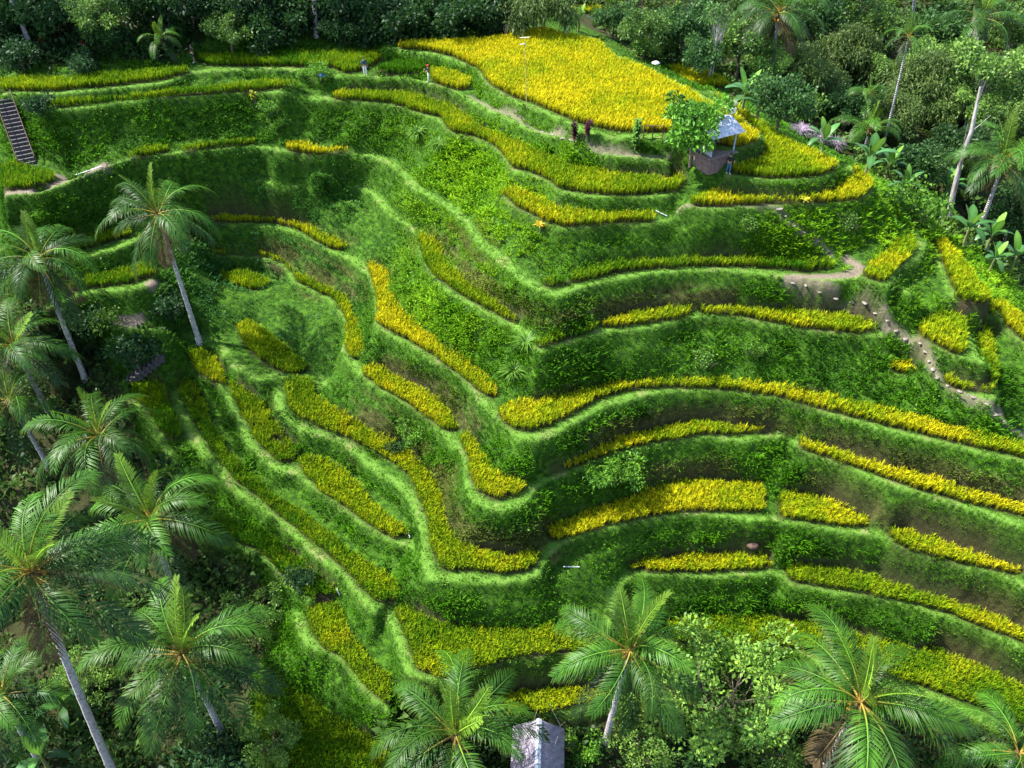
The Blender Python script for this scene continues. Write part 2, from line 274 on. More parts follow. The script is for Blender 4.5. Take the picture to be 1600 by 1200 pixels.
# harmonic fill, coarse to fine
def fill(Z, fix):
    lv = [(Z, fix)]
    while min(lv[-1][0].shape) > 24:
        z, f = lv[-1]; h, w = (z.shape[0] // 2) * 2, (z.shape[1] // 2) * 2
        zb = (z * f)[:h, :w].reshape(h // 2, 2, w // 2, 2).sum((1, 3)); n = f[:h, :w].reshape(h // 2, 2, w // 2, 2).sum((1, 3))
        lv.append((np.where(n > 0, zb / np.maximum(n, 1), 0), n > 0))
    cur = None
    for z, f in reversed(lv):
        if cur is None: c = np.where(f, z, z[f].mean())
        else:
            c = np.repeat(np.repeat(cur, 2, 0), 2, 1); c = np.pad(c, ((0, max(0, z.shape[0] - c.shape[0])), (0, max(0, z.shape[1] - c.shape[1]))), 'edge')[:z.shape[0], :z.shape[1]]
            c = np.where(f, z, c)
        for it in range(90 if c.size > 60000 else 250):
            p = np.pad(c, 1, 'edge'); a = .25 * (p[:-2, 1:-1] + p[2:, 1:-1] + p[1:-1, :-2] + p[1:-1, 2:])
            c = np.where(f, z, a)
        cur = c
    return cur
def blur(a, n=1):
    for _ in range(n):
        p = np.pad(a, 1, 'edge'); a = (p[1:-1, 1:-1] * 4 + p[:-2, 1:-1] * 2 + p[2:, 1:-1] * 2 + p[1:-1, :-2] * 2 + p[1:-1, 2:] * 2 + p[:-2, :-2] + p[2:, 2:] + p[:-2, 2:] + p[2:, :-2]) / 16
    return a
H = fill(Z, fix)
# the cut banks drop steeply right under each grassy lip
order = sorted(range(len(RIMW)), key=lambda k: ZL[RIMW[k][0]])
def bil(A, x, y):
    i = np.clip(((np.asarray(x) - X0) / G).astype(int), 0, NX - 1); j = np.clip(((np.asarray(y) - Y0) / G).astype(int), 0, NY - 1); return A[j, i]
toe = np.full((NY, NX), np.nan)
for k_ in order:
    lv, L, nrm, LZ = RIMW[k_]; dn = L - nrm * 2.3; hb = bil(H, dn[:, 0], dn[:, 1]); drop = 1.35 + .5 * (vnoise(L[:, 0], L[:, 1], 3.1, 44) - .5)
    zt = np.maximum(LZ - drop, np.minimum(hb, LZ - .1))
    for k in range(len(L) - 1):
        r = polymask([L[k] - nrm[k] * .16, L[k + 1] - nrm[k + 1] * .16, L[k + 1] - nrm[k + 1] * .75, L[k] - nrm[k] * .75])
        if r is None: continue
        j0, j1, i0, i1, m = r; m = m & ~terr[j0:j1, i0:i1]; toe[j0:j1, i0:i1][m] = zt[k]
tm_ = ~np.isnan(toe); Z[tm_] = toe[tm_]; fix2 = fix | tm_
H = fill(Z, fix2)
_far = np.clip(1 - blur(terr.astype(float), 14) * 12, 0, 1)          # open ground well away from the terraces is evened out
_c = H[::4, ::4]
for _ in range(40): _c = blur(_c, 1)
_s = np.pad(np.repeat(np.repeat(_c, 4, 0), 4, 1), ((0, 4), (0, 4)), 'edge')[:NY, :NX]
_far = blur(_far, 12); H = H * (1 - _far) + blur(_s, 6) * _far
gyy, gxx = np.gradient(H, G); SL = np.degrees(np.arctan(np.hypot(gxx, gyy)))
slopew = np.clip((blur(SL, 2) - 12) / 25, 0, 1) * (~fix)
H = H + slopew * ((fbm(XX, YY, 2.6, 3) - .5) * 1.25 + (fbm(XX, YY, .9, 9) - .5) * .35)
H = blur(H, 1)
H += (fbm(XX, YY, 1.1, 5) - .5) * .09
gyy, gxx = np.gradient(H, G); SL = np.degrees(np.arctan(np.hypot(gxx, gyy)))
def samp(A, x, y):
    x = np.clip((np.asarray(x, float) - X0) / G, 0, NX - 1.001); y = np.clip((np.asarray(y, float) - Y0) / G, 0, NY - 1.001)
    i = x.astype(int); j = y.astype(int); f = x - i; g = y - j
    return (A[j, i] * (1 - f) + A[j, i + 1] * f) * (1 - g) + (A[j + 1, i] * (1 - f) + A[j + 1, i + 1] * f) * g
def hz(x, y): return samp(H, x, y)
def hit(u, v, lift=0.):
    """where the line of sight through pixel meets the ground (raised by lift)"""
    d = ray(u, v); t = np.arange(20, 190, .1); x, y, z = d[0] * t, d[1] * t, CZ + d[2] * t
    k = np.nonzero(z < hz(x, y) + lift)[0]
    k = k[0] if len(k) else len(t) - 1
    return x[k], y[k], float(hz(x[k], y[k]))
# visible from the camera (for where plants are worth building)
def project(x, y, z):
    c, s = math.cos(PITCH), math.sin(PITCH); dy, dz = y, z - CZ
    dep = dy * c - dz * s; up = dy * s + dz * c
    return 800 + FPX * x / dep, 600 - FPX * up / dep, dep
PU, PV, PD = project(XX, YY, H)
inview = (PU > -60) & (PU < 1660) & (PV > -40) & (PV < 1260)

# ------------------------------------------------------------------ helpers
def tag(o, label=None, cat=None, group=None, kind=None):
    if label: o['label'] = label
    if cat: o['category'] = cat
    if group: o['group'] = group
    if kind: o['kind'] = kind
    return o
def mesh_np(name, V, F, mat=None, cols=None, smooth=False):
    """F: (n,k) int array or list of them"""
    me = bpy.data.meshes.new(name); Fs = F if isinstance(F, list) else [F]
    Fs = [f for f in Fs if len(f)]
    me.vertices.add(len(V)); me.vertices.foreach_set('co', np.asarray(V, np.float32).ravel())
    loops = np.concatenate([f.ravel() for f in Fs]).astype(np.int32); tot = np.concatenate([np.full(len(f), f.shape[1]) for f in Fs]).astype(np.int32)
    st = np.concatenate([[0], np.cumsum(tot)[:-1]]).astype(np.int32)
    me.loops.add(len(loops)); me.loops.foreach_set('vertex_index', loops)
    me.polygons.add(len(tot)); me.polygons.foreach_set('loop_start', st)
    if smooth: me.polygons.foreach_set('use_smooth', np.ones(len(tot), bool))
    if cols is not None:
        a = me.color_attributes.new('Col', 'FLOAT_COLOR', 'POINT'); c = np.ones((len(V), 4), np.float32); c[:, :3] = cols
        a.data.foreach_set('color', c.ravel())
    if mat: me.materials.append(mat)
    me.update(); me.validate(); return me
def obj(name, me, parent=None, loc=None):
    o = bpy.data.objects.new(name, me); col.objects.link(o)
    if parent is not None: o.parent = parent
    if loc is not None: o.location = loc
    return o
def empty(name, loc=(0, 0, 0), rz=0., sc=1.):
    o = bpy.data.objects.new(name, None); col.objects.link(o); o.location = loc; o.rotation_euler = (0, 0, rz); o.scale = (sc,) * 3
    o.empty_display_size = .3; return o
def nodes(name):
    m = bpy.data.materials.new(name); m.use_nodes = True; nt = m.node_tree; nt.nodes.clear()
    return m, nt, lambda t, **k: _nn(nt, t, **k)
def _nn(nt, t, **k):
    n = nt.nodes.new('ShaderNode' + t)
    for a, b in k.items(): setattr(n, a, b)
    return n
def leaf_mat(name, trans=.35, rough=.55, spec=.3, colour=None, var=.25, scale=3., ovar=0.):
    """leaf: attribute or plain colour x small noise, reflective + translucent"""
    m, nt, N = nodes(name); L = nt.links.new
    out = N('OutputMaterial'); mix = N('MixShader'); mix.inputs[0].default_value = trans
    p = N('BsdfPrincipled'); p.inputs['Roughness'].default_value = rough; p.inputs['Specular IOR Level'].default_value = spec
    tr = N('BsdfTranslucent')
    if colour is None: c = N('VertexColor', layer_name='Col').outputs[0]
    else:
        rgb = N('RGB'); rgb.outputs[0].default_value = (*colour, 1); c = rgb.outputs[0]
    geo = N('NewGeometry'); no = N('TexNoise'); no.inputs['Scale'].default_value = scale; L(geo.outputs['Position'], no.inputs['Vector'])
    mr = N('MapRange'); mr.inputs[3].default_value = 1 - var; mr.inputs[4].default_value = 1 + var; mr.inputs[1].default_value = .3; mr.inputs[2].default_value = .7
    L(no.outputs[0], mr.inputs[0]); oi = N('ObjectInfo'); mo = N('MapRange'); mo.inputs[3].default_value = 1 - ovar; mo.inputs[4].default_value = 1 + ovar; L(oi.outputs['Random'], mo.inputs[0])
    mm_ = N('Math', operation='MULTIPLY'); L(mr.outputs[0], mm_.inputs[0]); L(mo.outputs[0], mm_.inputs[1])
    mu = N('VectorMath', operation='SCALE'); L(c, mu.inputs[0]); L(mm_.outputs[0], mu.inputs['Scale'])
    L(mu.outputs[0], p.inputs['Base Color'])
    hs = N('HueSaturation'); hs.inputs['Value'].default_value = 1.25; hs.inputs['Hue'].default_value = .497; L(mu.outputs[0], hs.inputs['Color']); L(hs.outputs[0], tr.inputs[0])
    L(p.outputs[0], mix.inputs[1]); L(tr.outputs[0], mix.inputs[2]); L(mix.outputs[0], out.inputs[0]); return m
def plain_mat(name, c1, c2=None, scale=4., rough=.8, bump=.0, stretch=(1, 1, 1), metal=0.):
    m, nt, N = nodes(name); L = nt.links.new
    out = N('OutputMaterial'); p = N('BsdfPrincipled'); p.inputs['Roughness'].default_value = rough; p.inputs['Metallic'].default_value = metal
    tc = N('TexCoord'); mp = N('Mapping'); mp.inputs['Scale'].default_value = stretch; L(tc.outputs['Object'], mp.inputs[0])
    no = N('TexNoise'); no.inputs['Scale'].default_value = scale; no.inputs['Detail'].default_value = 6; L(mp.outputs[0], no.inputs['Vector'])
    r = N('ValToRGB'); r.color_ramp.elements[0].color = (*c1, 1); r.color_ramp.elements[1].color = (*(c2 or c1), 1)
    r.color_ramp.elements[0].position = .35; r.color_ramp.elements[1].position = .65
    L(no.outputs[0], r.inputs[0]); L(r.outputs[0], p.inputs['Base Color'])
    if bump:
        b = N('Bump'); b.inputs['Strength'].default_value = bump; b.inputs['Distance'].default_value = .05; L(no.outputs[0], b.inputs['Height']); L(b.outputs[0], p.inputs['Normal'])
    L(p.outputs[0], out.inputs[0]); return m

# ------------------------------------------------------------------ the ground
pathmask = np.zeros((NY, NX))
for hw, s, z in PATHS:
    L = smooth_line([at(u, v, z)[:2] if z is not None else hit(u, v)[:2] for u, v in pts(s)], .3)
    for x, y in L:
        i = int((x - X0) / G); j = int((y - Y0) / G); r = 6
        if not (r < i < NX - r - 1 and r < j < NY - r - 1): continue
        d = np.hypot(XX[j - r:j + r, i - r:i + r] - x, YY[j - r:j + r, i - r:i + r] - y)
        ok = np.abs(H[j - r:j + r, i - r:i + r] - (z if z is not None else hz(x, y))) < .7
        pathmask[j - r:j + r, i - r:i + r] = np.maximum(pathmask[j - r:j + r, i - r:i + r], np.clip((hw + .25 - d) / .35, 0, 1) * ok)
def ground_mat():
    m, nt, N = nodes('hillside_ground'); L = nt.links.new
    out = N('OutputMaterial'); p = N('BsdfPrincipled'); p.inputs['Roughness'].default_value = .9; p.inputs['Specular IOR Level'].default_value = .15
    geo = N('NewGeometry')
    def noise(s, d=5, rough=.6):
        n = N('TexNoise'); n.inputs['Scale'].default_value = s; n.inputs['Detail'].default_value = d; n.inputs['Roughness'].default_value = rough; L(geo.outputs['Position'], n.inputs['Vector']); return n.outputs[0]
    def ramp(src, stops):
        r = N('ValToRGB'); e = r.color_ramp.elements
        while len(e) < len(stops): e.new(.5)
        for q, (pos, c) in zip(e, stops): q.position = pos; q.color = (*c, 1)
        L(src, r.inputs[0]); return r.outputs[0]
    def mixc(f, a, b):
        n = N('Mix', data_type='RGBA'); L(f, n.inputs['Factor']); L(a, n.inputs['A']); L(b, n.inputs['B']); return n.outputs['Result']
    at_ = N('VertexColor', layer_name='Col'); sep = N('SeparateColor'); L(at_.outputs[0], sep.inputs[0])
    n1, n2, n3 = noise(.35), noise(2.2, 8, .7), noise(9, 6, .7)
    slope = ramp(n2, [(.32, (.010, .03, .003)), (.48, (.028, .08, .005)), (.62, (.06, .15, .008)), (.75, (.11, .19, .015))])
    earth = ramp(n2, [(.3, (.022, .016, .008)), (.5, (.062, .044, .018)), (.68, (.13, .10, .04))])
    bund = ramp(n3, [(.3, (.045, .12, .012)), (.5, (.10, .215, .025)), (.7, (.18, .30, .05))])
    mud = ramp(n3, [(.3, (.02, .017, .008)), (.7, (.06, .05, .022))])
    pth = ramp(n3, [(.3, (.11, .085, .06)), (.7, (.29, .23, .18))])
    c = mixc(sep.outputs[2], slope, earth)          # B: bare earth on the steep banks
    worn = N('MapRange'); worn.inputs[1].default_value = .55; worn.inputs[2].default_value = .68; worn.inputs[4].default_value = .75; L(noise(.55, 3, .6), worn.inputs[0])
    straw = ramp(n3, [(.3, (.12, .13, .04)), (.7, (.30, .29, .12))])
    c = mixc(sep.outputs[1], c, mixc(worn.outputs[0], bund, straw))               # G: short grass of the field edges, worn here and there
    mu = N('Math', operation='MULTIPLY'); L(sep.outputs[0], mu.inputs[0])  # R: path
    mu.inputs[1].default_value = 1.0; c = mixc(mu.outputs[0], c, pth)
    al = N('Attribute', attribute_name='mud'); c = mixc(al.outputs['Fac'], c, mud)
    L(c, p.inputs['Base Color'])
    b = N('Bump'); b.inputs['Strength'].default_value = .9; b.inputs['Distance'].default_value = .12; ad = N('Math', operation='ADD'); L(n2, ad.inputs[0]); L(n3, ad.inputs[1]); L(ad.outputs[0], b.inputs['Height']); L(b.outputs[0], p.inputs['Normal'])
    L(p.outputs[0], out.inputs[0]); return m
isrice = (ricemask > 0).astype(float)
flat = np.clip((34 - SL) / 14, 0, 1)
nearb = blur(bundmask.astype(float), 3)
bundw = np.clip((nearb - .2) * 2.6, 0, 1) * np.clip((44 - SL) / 14, 0, 1)
# banks where dry earth and straw show between the grass
DRY = pts('960 465 1080 452 780 440 740 395 690 760 740 830 560 650 500 640 530 440 480 390 1080 640 950 660 1350 700 1450 740 1560 770 1330 750 1480 840 1420 800 1060 720 1240 650 640 590 700 640 1560 950 800 840 620 690 900 650 860 470 1540 1000')
dry = np.zeros((NY, NX))
for u, v in DRY: dry = np.maximum(dry, np.exp(-(((PU - u) / 75) ** 2 + ((PV - v) / 40) ** 2)))
def mm(a, f, n):
    for ax_ in (0, 1):
        o = a.copy()
        for k in range(1, n + 1): o = f(o, np.roll(a, k, ax_)); o = f(o, np.roll(a, -k, ax_))
        a = o
    return a
hi, lo = mm(H, np.maximum, 4), mm(H, np.minimum, 4); REL = (H - lo) / np.maximum(hi - lo, .3)
earthw = np.clip((SL - 40) / 15, 0, 1) * np.clip((.72 - REL) * 5, 0, 1) * np.clip((dry * 1.4 + fbm(XX, YY, 2.2, 77) - .85) * 2.5, 0, .7)
def region(poly): return inpoly(PU, PV, np.array(pts(poly)))
JR = region('820 -200 905 38 960 62 1020 100 1065 104 1120 134 1165 150 1232 202 1318 246 1372 284 1420 325 1475 366 1600 450 1800 560 1900 -200') & (XX > 2) & (YY > 62) & (ricemask == 0)
JL = (YY > np.interp(XX, [-88, -48, -35, -32, -16, -8, 0, 6], [84.5, 85.5, 87, 92.5, 93, 97, 105, 112])) & (XX < 8)
JB = region('-300 430 60 470 150 530 190 610 215 690 262 730 292 850 390 875 440 960 395 1060 395 1500 -300 1500') | region('380 1205 640 1150 700 1130 780 1128 960 1118 1020 1060 1260 1040 1320 1110 1480 1130 1620 1170 1800 1250 1800 1700 380 1700')
JB = (JB | region('628 1072 690 1085 690 1135 612 1150')) & (ricemask == 0)
wild = JR | JL | JB
mudw = np.maximum(blur(isrice, 1), .85 * blur(wild.astype(float), 3))
idx = np.arange(NX * NY).reshape(NY, NX)
quads = np.stack([idx[:-1, :-1], idx[:-1, 1:], idx[1:, 1:], idx[1:, :-1]], -1).reshape(-1, 4)
me = mesh_np('hillside', np.stack([XX, YY, H], -1).reshape(-1, 3), quads, ground_mat(), np.stack([pathmask, bundw, earthw], -1).reshape(-1, 3), True)
at_mud = me.attributes.new('mud', 'FLOAT', 'POINT'); at_mud.data.foreach_set('value', mudw.ravel().astype(np.float32))
tag(obj('terraced_hillside', me), 'terraced green hillside with stepped grass edged banks', None, None, 'structure')

# ------------------------------------------------------------------ scattering of blades
def tuft(n, h, spread, w, droop, seed, base_r=.04):
    """n bent diamond blades; returns verts (n*4,3), t (n*4) height fraction, tris"""
    r = np.random.default_rng(seed); V = []; T = []
    for k in range(n):
        a = 2 * math.pi * (k + r.random()) / n; d = np.array([math.cos(a), math.sin(a), 0]); s = np.array([-d[1], d[0], 0]); hh = h * r.uniform(.7, 1.15); sp = spread * r.uniform(.4, 1.2)
        b = d * base_r; m = d * (base_r + sp * .35) + [0, 0, hh * .68]; e = d * (base_r + sp) + [0, 0, hh * (1 - droop * r.random())]
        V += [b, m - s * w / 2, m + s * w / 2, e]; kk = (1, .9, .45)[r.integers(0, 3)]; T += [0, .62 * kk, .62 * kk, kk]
    V = np.array(V); q = np.arange(n)[:, None] * 4
    F = np.concatenate([q + [0, 2, 1], q + [1, 2, 3]]); return V, np.array(T), F
def scatter(tufts, P, S, A, C0, C1, tilt=None):
    """instances baked into one mesh: P positions, S scales, A angles, C0/C1 base and tip colours"""
    n = len(P); which = rng.integers(0, len(tufts), n); VV = []; CC = []; FF = []; off = 0
    for k, (V, T, F) in enumerate(tufts):
        s = np.nonzero(which == k)[0]
        if not len(s): continue
        c, q = np.cos(A[s])[:, None], np.sin(A[s])[:, None]; v = V[None] * S[s][:, None, None]
        x = v[..., 0] * c - v[..., 1] * q + P[s, 0:1]; y = v[..., 0] * q + v[..., 1] * c + P[s, 1:2]; z = v[..., 2] + P[s, 2:3]
        if tilt is not None: x = x + v[..., 2] * tilt[s, 0:1]; y = y + v[..., 2] * tilt[s, 1:2]
        VV.append(np.stack([x, y, z], -1).reshape(-1, 3)); CC.append((C0[s][:, None] * (1 - T[None, :, None]) + C1[s][:, None] * T[None, :, None]).reshape(-1, 3))
        FF.append((F[None] + (np.arange(len(s)) * len(V))[:, None, None]).reshape(-1, 3) + off); off += len(V) * len(s)
    return np.concatenate(VV), np.concatenate(FF), np.concatenate(CC)
def lerp(a, b, t): return np.asarray(a)[None] * (1 - t[:, None]) + np.asarray(b)[None] * t[:, None]

# ------------------------------------------------------------------ rice
rice_m = leaf_mat('rice_leaves', .3, .7, .06, None, .12, .8)
rice_t = [tuft(9, .84, .26, .055, .35, 100 + k) for k in range(6)]
for n, (lv, ripe, s, lab) in enumerate(RICE):
    P = RICEW[n]; sp = .21
    xs = np.arange(P[:, 0].min(), P[:, 0].max(), sp); ys = np.arange(P[:, 1].min(), P[:, 1].max(), sp)
    if not len(xs) or not len(ys): continue
    x, y = np.meshgrid(xs, ys); x = x + rng.uniform(-.09, .09, x.shape); y = y + rng.uniform(-.09, .09, y.shape)
    m = inpoly(x, y, P); x, y = x[m], y[m]
    ii = ((x - X0) / G + .5).astype(int).clip(0, NX - 1); jj = ((y - Y0) / G + .5).astype(int).clip(0, NY - 1)
    m = (ricemask[jj, ii] == n + 1) & (np.abs(H[jj, ii] - Z[jj, ii]) < .3) & (SL[jj, ii] < 40); x, y = x[m], y[m]
    if not len(x): print('EMPTY RICE', n, lab); continue
    z = hz(x, y); N_ = len(x)
    rp = np.clip(ripe - (.1 if lv != 'A0' else .02) + (fbm(x, y, 4.5, 300) - .5) * .9 + (fbm(x, y, 1.1, 304) - .5) * .35 + rng.uniform(-.2, .2, N_), 0, 1)
    tip = np.where((rp < .5)[:, None], lerp((.065, .21, .004), (.34, .48, .005), rp * 2), lerp((.34, .48, .005), (.80, .71, .008), rp * 2 - 1))
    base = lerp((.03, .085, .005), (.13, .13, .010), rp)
    sc = rng.uniform(.85, 1.15, N_) * (1 + .15 * (fbm(x, y, 3, 310) - .5))
    lean = np.stack([(fbm(x, y, 2.2, 320) - .5) * .5, (fbm(x, y, 2.2, 330) - .5) * .5], -1)
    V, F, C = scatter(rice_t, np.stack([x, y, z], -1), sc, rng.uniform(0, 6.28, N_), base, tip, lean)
    o = obj('rice_field', mesh_np('rice_field', V, F, rice_m, C)); tag(o, lab, 'rice', 'terraced rice plots', 'stuff')

#PART2
# ------------------------------------------------------------------ wild grass, weeds, undergrowth (nobody could count it)
def spots(mask, dens, seed):
    """random ground points; dens = per square metre of true surface"""
    r = np.random.default_rng(seed); j, i = np.nonzero(mask & inview); area = G * G * np.minimum(1 / np.cos(np.radians(np.minimum(SL[j, i], 82))), 6.5)
    d = dens[j, i] if isinstance(dens, np.ndarray) else dens; k = r.poisson(area * d); j = np.repeat(j, k); i = np.repeat(i, k)
    x = gx[i] + r.uniform(-G / 2, G / 2, len(i)); y = gy[j] + r.uniform(-G / 2, G / 2, len(j)); return x, y, j, i
def facing(x, y, j, i):
    n = np.stack([-gxx[j, i], -gyy[j, i]], -1); return n / np.sqrt(1 + (n ** 2).sum(1))[:, None]
grass_m = leaf_mat('grass_blades', .32, .6, .1, None, .15, 1.2)
nort = (ricemask == 0) & ~wild & (pathmask < .3)
rimw = blur(bundmask.astype(float), 2)
slope_any = nort & (SL > 20) & ((rimw < .42) | (SL > 48))
lush = np.clip((fbm(XX, YY, 4.5, 500) - .3) * 3, 0, 1)
dens = np.where(SL > 60, 15., np.where(SL > 20, 9., 0)) * (1 + .5 * earthw)
x, y, j, i = spots(slope_any, dens, 21); N_ = len(x)
u, v = PU[j, i], PV[j, i]; e = earthw[j, i]; ls = lush[j, i]
lime = np.clip(np.maximum(np.exp(-((u - 760) / 150) ** 2 - ((v - 290) / 130) ** 2), np.exp(-((u - 1330) / 110) ** 2 - ((v - 370) / 70) ** 2)) * 1.3, 0, 1)
lime = np.maximum(lime, np.exp(-((u - 1510) / 90) ** 2 - ((v - 430) / 70) ** 2)); lime = np.maximum(lime, np.exp(-((u - 680) / 130) ** 2 - ((v - 450) / 110) ** 2))
blue = np.clip(np.exp(-((u - 430) / 170) ** 2 - ((v - 400) / 150) ** 2) * 1.2, 0, 1)
hue = np.clip(fbm(x, y, 2.5, 510) * 1.4 - .2 + rng.uniform(-.15, .15, N_), 0, 1)
tip = lerp((.018, .085, .003), (.10, .29, .007), hue)
tip = tip * (1 - lime[:, None]) + lerp((.08, .27, .004), (.30, .53, .012), hue) * lime[:, None]
tip = tip * (1 - .75 * blue[:, None]) + lerp((.02, .10, .022), (.09, .27, .065), hue) * .75 * blue[:, None]
tip = tip * (1 - .8 * e[:, None]) + lerp((.035, .05, .010), (.27, .215, .075), np.clip(hue + rng.uniform(-.4, .4, N_), 0, 1)) * .8 * e[:, None]
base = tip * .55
sc = np.clip(1.3 - rimw[j, i] * 2.4, .5, 1) * (.55 + .85 * ls + .6 * lime) * rng.uniform(.6, 1.25, N_) * (1 - .35 * e) * (1 - .25 * blue)
f = facing(x, y, j, i)
grass_t = [tuft(6, .42, .28, .07, .55, 200 + k, .05) for k in range(6)]
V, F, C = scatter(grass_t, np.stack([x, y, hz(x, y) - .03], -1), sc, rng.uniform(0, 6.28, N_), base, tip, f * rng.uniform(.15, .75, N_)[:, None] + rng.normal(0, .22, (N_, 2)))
tag(obj('bank_grass', mesh_np('bank_grass', V, F, grass_m, C)), 'long wild grass covering the terrace banks', 'grass', None, 'stuff')
print('bank grass', N_, len(F))
# short grass on the field edges
x, y, j, i = spots(nort & ((SL <= 22) | (rimw >= .42)), np.where(bundw > .15, 9., 4.), 22); N_ = len(x)
hue = np.clip(fbm(x, y, 1.5, 520) * 1.3 - .15 + rng.uniform(-.2, .2, N_), 0, 1)
tip = lerp((.05, .16, .010), (.18, .35, .035), hue)
low_t = [tuft(5, .17, .15, .06, .4, 240 + k, .05) for k in range(5)]
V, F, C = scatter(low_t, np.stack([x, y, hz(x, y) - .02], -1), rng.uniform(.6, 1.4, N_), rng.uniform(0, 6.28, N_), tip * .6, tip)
tag(obj('edge_grass', mesh_np('edge_grass', V, F, grass_m, C)), 'short grass along the field edges and paths', 'grass', None, 'stuff')
print('edge grass', N_, len(F))
# broad leaved weeds in patches on the banks
def leafball(n, r, size, seed, flat=.7, up=.35):
    q = np.random.default_rng(seed); V = []; T = []
    for k in range(n):
        d = q.normal(size=3); d /= np.linalg.norm(d); d[2] = abs(d[2]); p = d * r * q.uniform(.55, 1.) * [1, 1, flat]
        a = q.normal(size=3) * .8 + d + [0, 0, up]; a /= np.linalg.norm(a); b = np.cross(a, q.normal(size=3)); b /= np.linalg.norm(b) + 1e-9
        L = size * q.uniform(.6, 1.3); m = p + a * L * .45 + [0, 0, .1 * L]
        V += [p, m - b * L * .26, m + b * L * .26, p + a * L - [0, 0, .15 * L]]; T += [.35, .8, .8, 1.] if q.random() > .5 else [.1, .4, .4, .6]
    V = np.array(V); s = np.arange(n)[:, None] * 4
    return V, np.array(T), np.concatenate([s + [0, 2, 1], s + [1, 2, 3]])
LIME = np.maximum(np.exp(-((PU - 760) / 140) ** 2 - ((PV - 290) / 120) ** 2), np.exp(-((PU - 680) / 120) ** 2 - ((PV - 450) / 100) ** 2))
weedmask = nort & (SL > 15) & (LIME < .35) & (fbm(XX, YY, 3.2, 600) > .52)
x, y, j, i = spots(weedmask, np.where((PU < 640) & (PV < 560), 1.6, .8), 23); N_ = len(x); u, v = PU[j, i], PV[j, i]
hue = np.clip(fbm(x, y, 3, 610) * 1.5 - .25 + rng.uniform(-.2, .2, N_), 0, 1)
blue = np.clip(np.exp(-((u - 430) / 200) ** 2 - ((v - 420) / 170) ** 2) * 1.3, 0, 1)[:, None]
tip = lerp((.022, .095, .006), (.12, .30, .014), hue) * (1 - blue) + lerp((.02, .11, .028), (.10, .28, .08), hue) * blue
weed_t = [leafball(18, .42, .24, 260 + k) for k in range(5)]
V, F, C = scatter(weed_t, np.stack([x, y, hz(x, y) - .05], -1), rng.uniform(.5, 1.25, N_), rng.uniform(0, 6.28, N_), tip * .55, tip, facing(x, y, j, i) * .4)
weed_m = leaf_mat('weed_leaves', .25, .5, .18, None, .2, 1.5)
tag(obj('bank_weeds', mesh_np('bank_weeds', V, F, weed_m, C)), 'broad leaved weeds in patches on the banks', 'weeds', None, 'stuff')
print('weeds', N_, len(F))
# undergrowth of the jungle and the forest
und_t = [leafball(34, 1.0, .55, 280 + k, .9) for k in range(6)]
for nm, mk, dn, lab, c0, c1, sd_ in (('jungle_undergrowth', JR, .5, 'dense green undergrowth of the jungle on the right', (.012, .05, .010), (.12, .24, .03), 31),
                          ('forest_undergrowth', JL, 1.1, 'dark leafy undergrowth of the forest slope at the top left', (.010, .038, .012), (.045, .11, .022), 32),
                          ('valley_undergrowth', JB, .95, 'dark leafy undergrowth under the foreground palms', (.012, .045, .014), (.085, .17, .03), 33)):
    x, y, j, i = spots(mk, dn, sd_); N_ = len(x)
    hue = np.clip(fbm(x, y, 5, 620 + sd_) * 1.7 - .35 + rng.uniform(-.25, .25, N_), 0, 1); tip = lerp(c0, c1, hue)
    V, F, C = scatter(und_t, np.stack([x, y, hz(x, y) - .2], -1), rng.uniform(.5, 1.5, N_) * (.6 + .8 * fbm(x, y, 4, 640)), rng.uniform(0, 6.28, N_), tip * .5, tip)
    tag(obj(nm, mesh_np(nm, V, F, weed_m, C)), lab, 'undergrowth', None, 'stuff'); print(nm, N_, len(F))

# ------------------------------------------------------------------ palms
def tube(P, Rr, n=8, cap=True):
    P = np.array(P, float); m = len(P); d = np.gradient(P, axis=0); V = []
    ref = np.array([0, 1., 0]) if abs(d[0][1]) < .8 * np.linalg.norm(d[0]) else np.array([1., 0, 0])
    for k in range(m):
        t = d[k] / (np.linalg.norm(d[k]) + 1e-9); a = np.cross(t, ref); a /= np.linalg.norm(a) + 1e-9; b = np.cross(t, a)
        for q in range(n):
            w = 2 * math.pi * q / n; V.append(P[k] + (a * math.cos(w) + b * math.sin(w)) * Rr[k])
    F = [[k * n + q, k * n + (q + 1) % n, (k + 1) * n + (q + 1) % n, (k + 1) * n + q] for k in range(m - 1) for q in range(n)]
    return np.array(V), np.array(F)
def merge(parts):
    V = []; F = {}; C = []; off = 0
    for p in parts:
        v, f = p[0], p[1]; V.append(v); F.setdefault(f.shape[1], []).append(f + off); off += len(v)
        if len(p) > 2: C.append(np.broadcast_to(p[2], (len(v), 3)))
    return np.concatenate(V), [np.concatenate(q) for q in F.values()], (np.concatenate(C) if C else None)
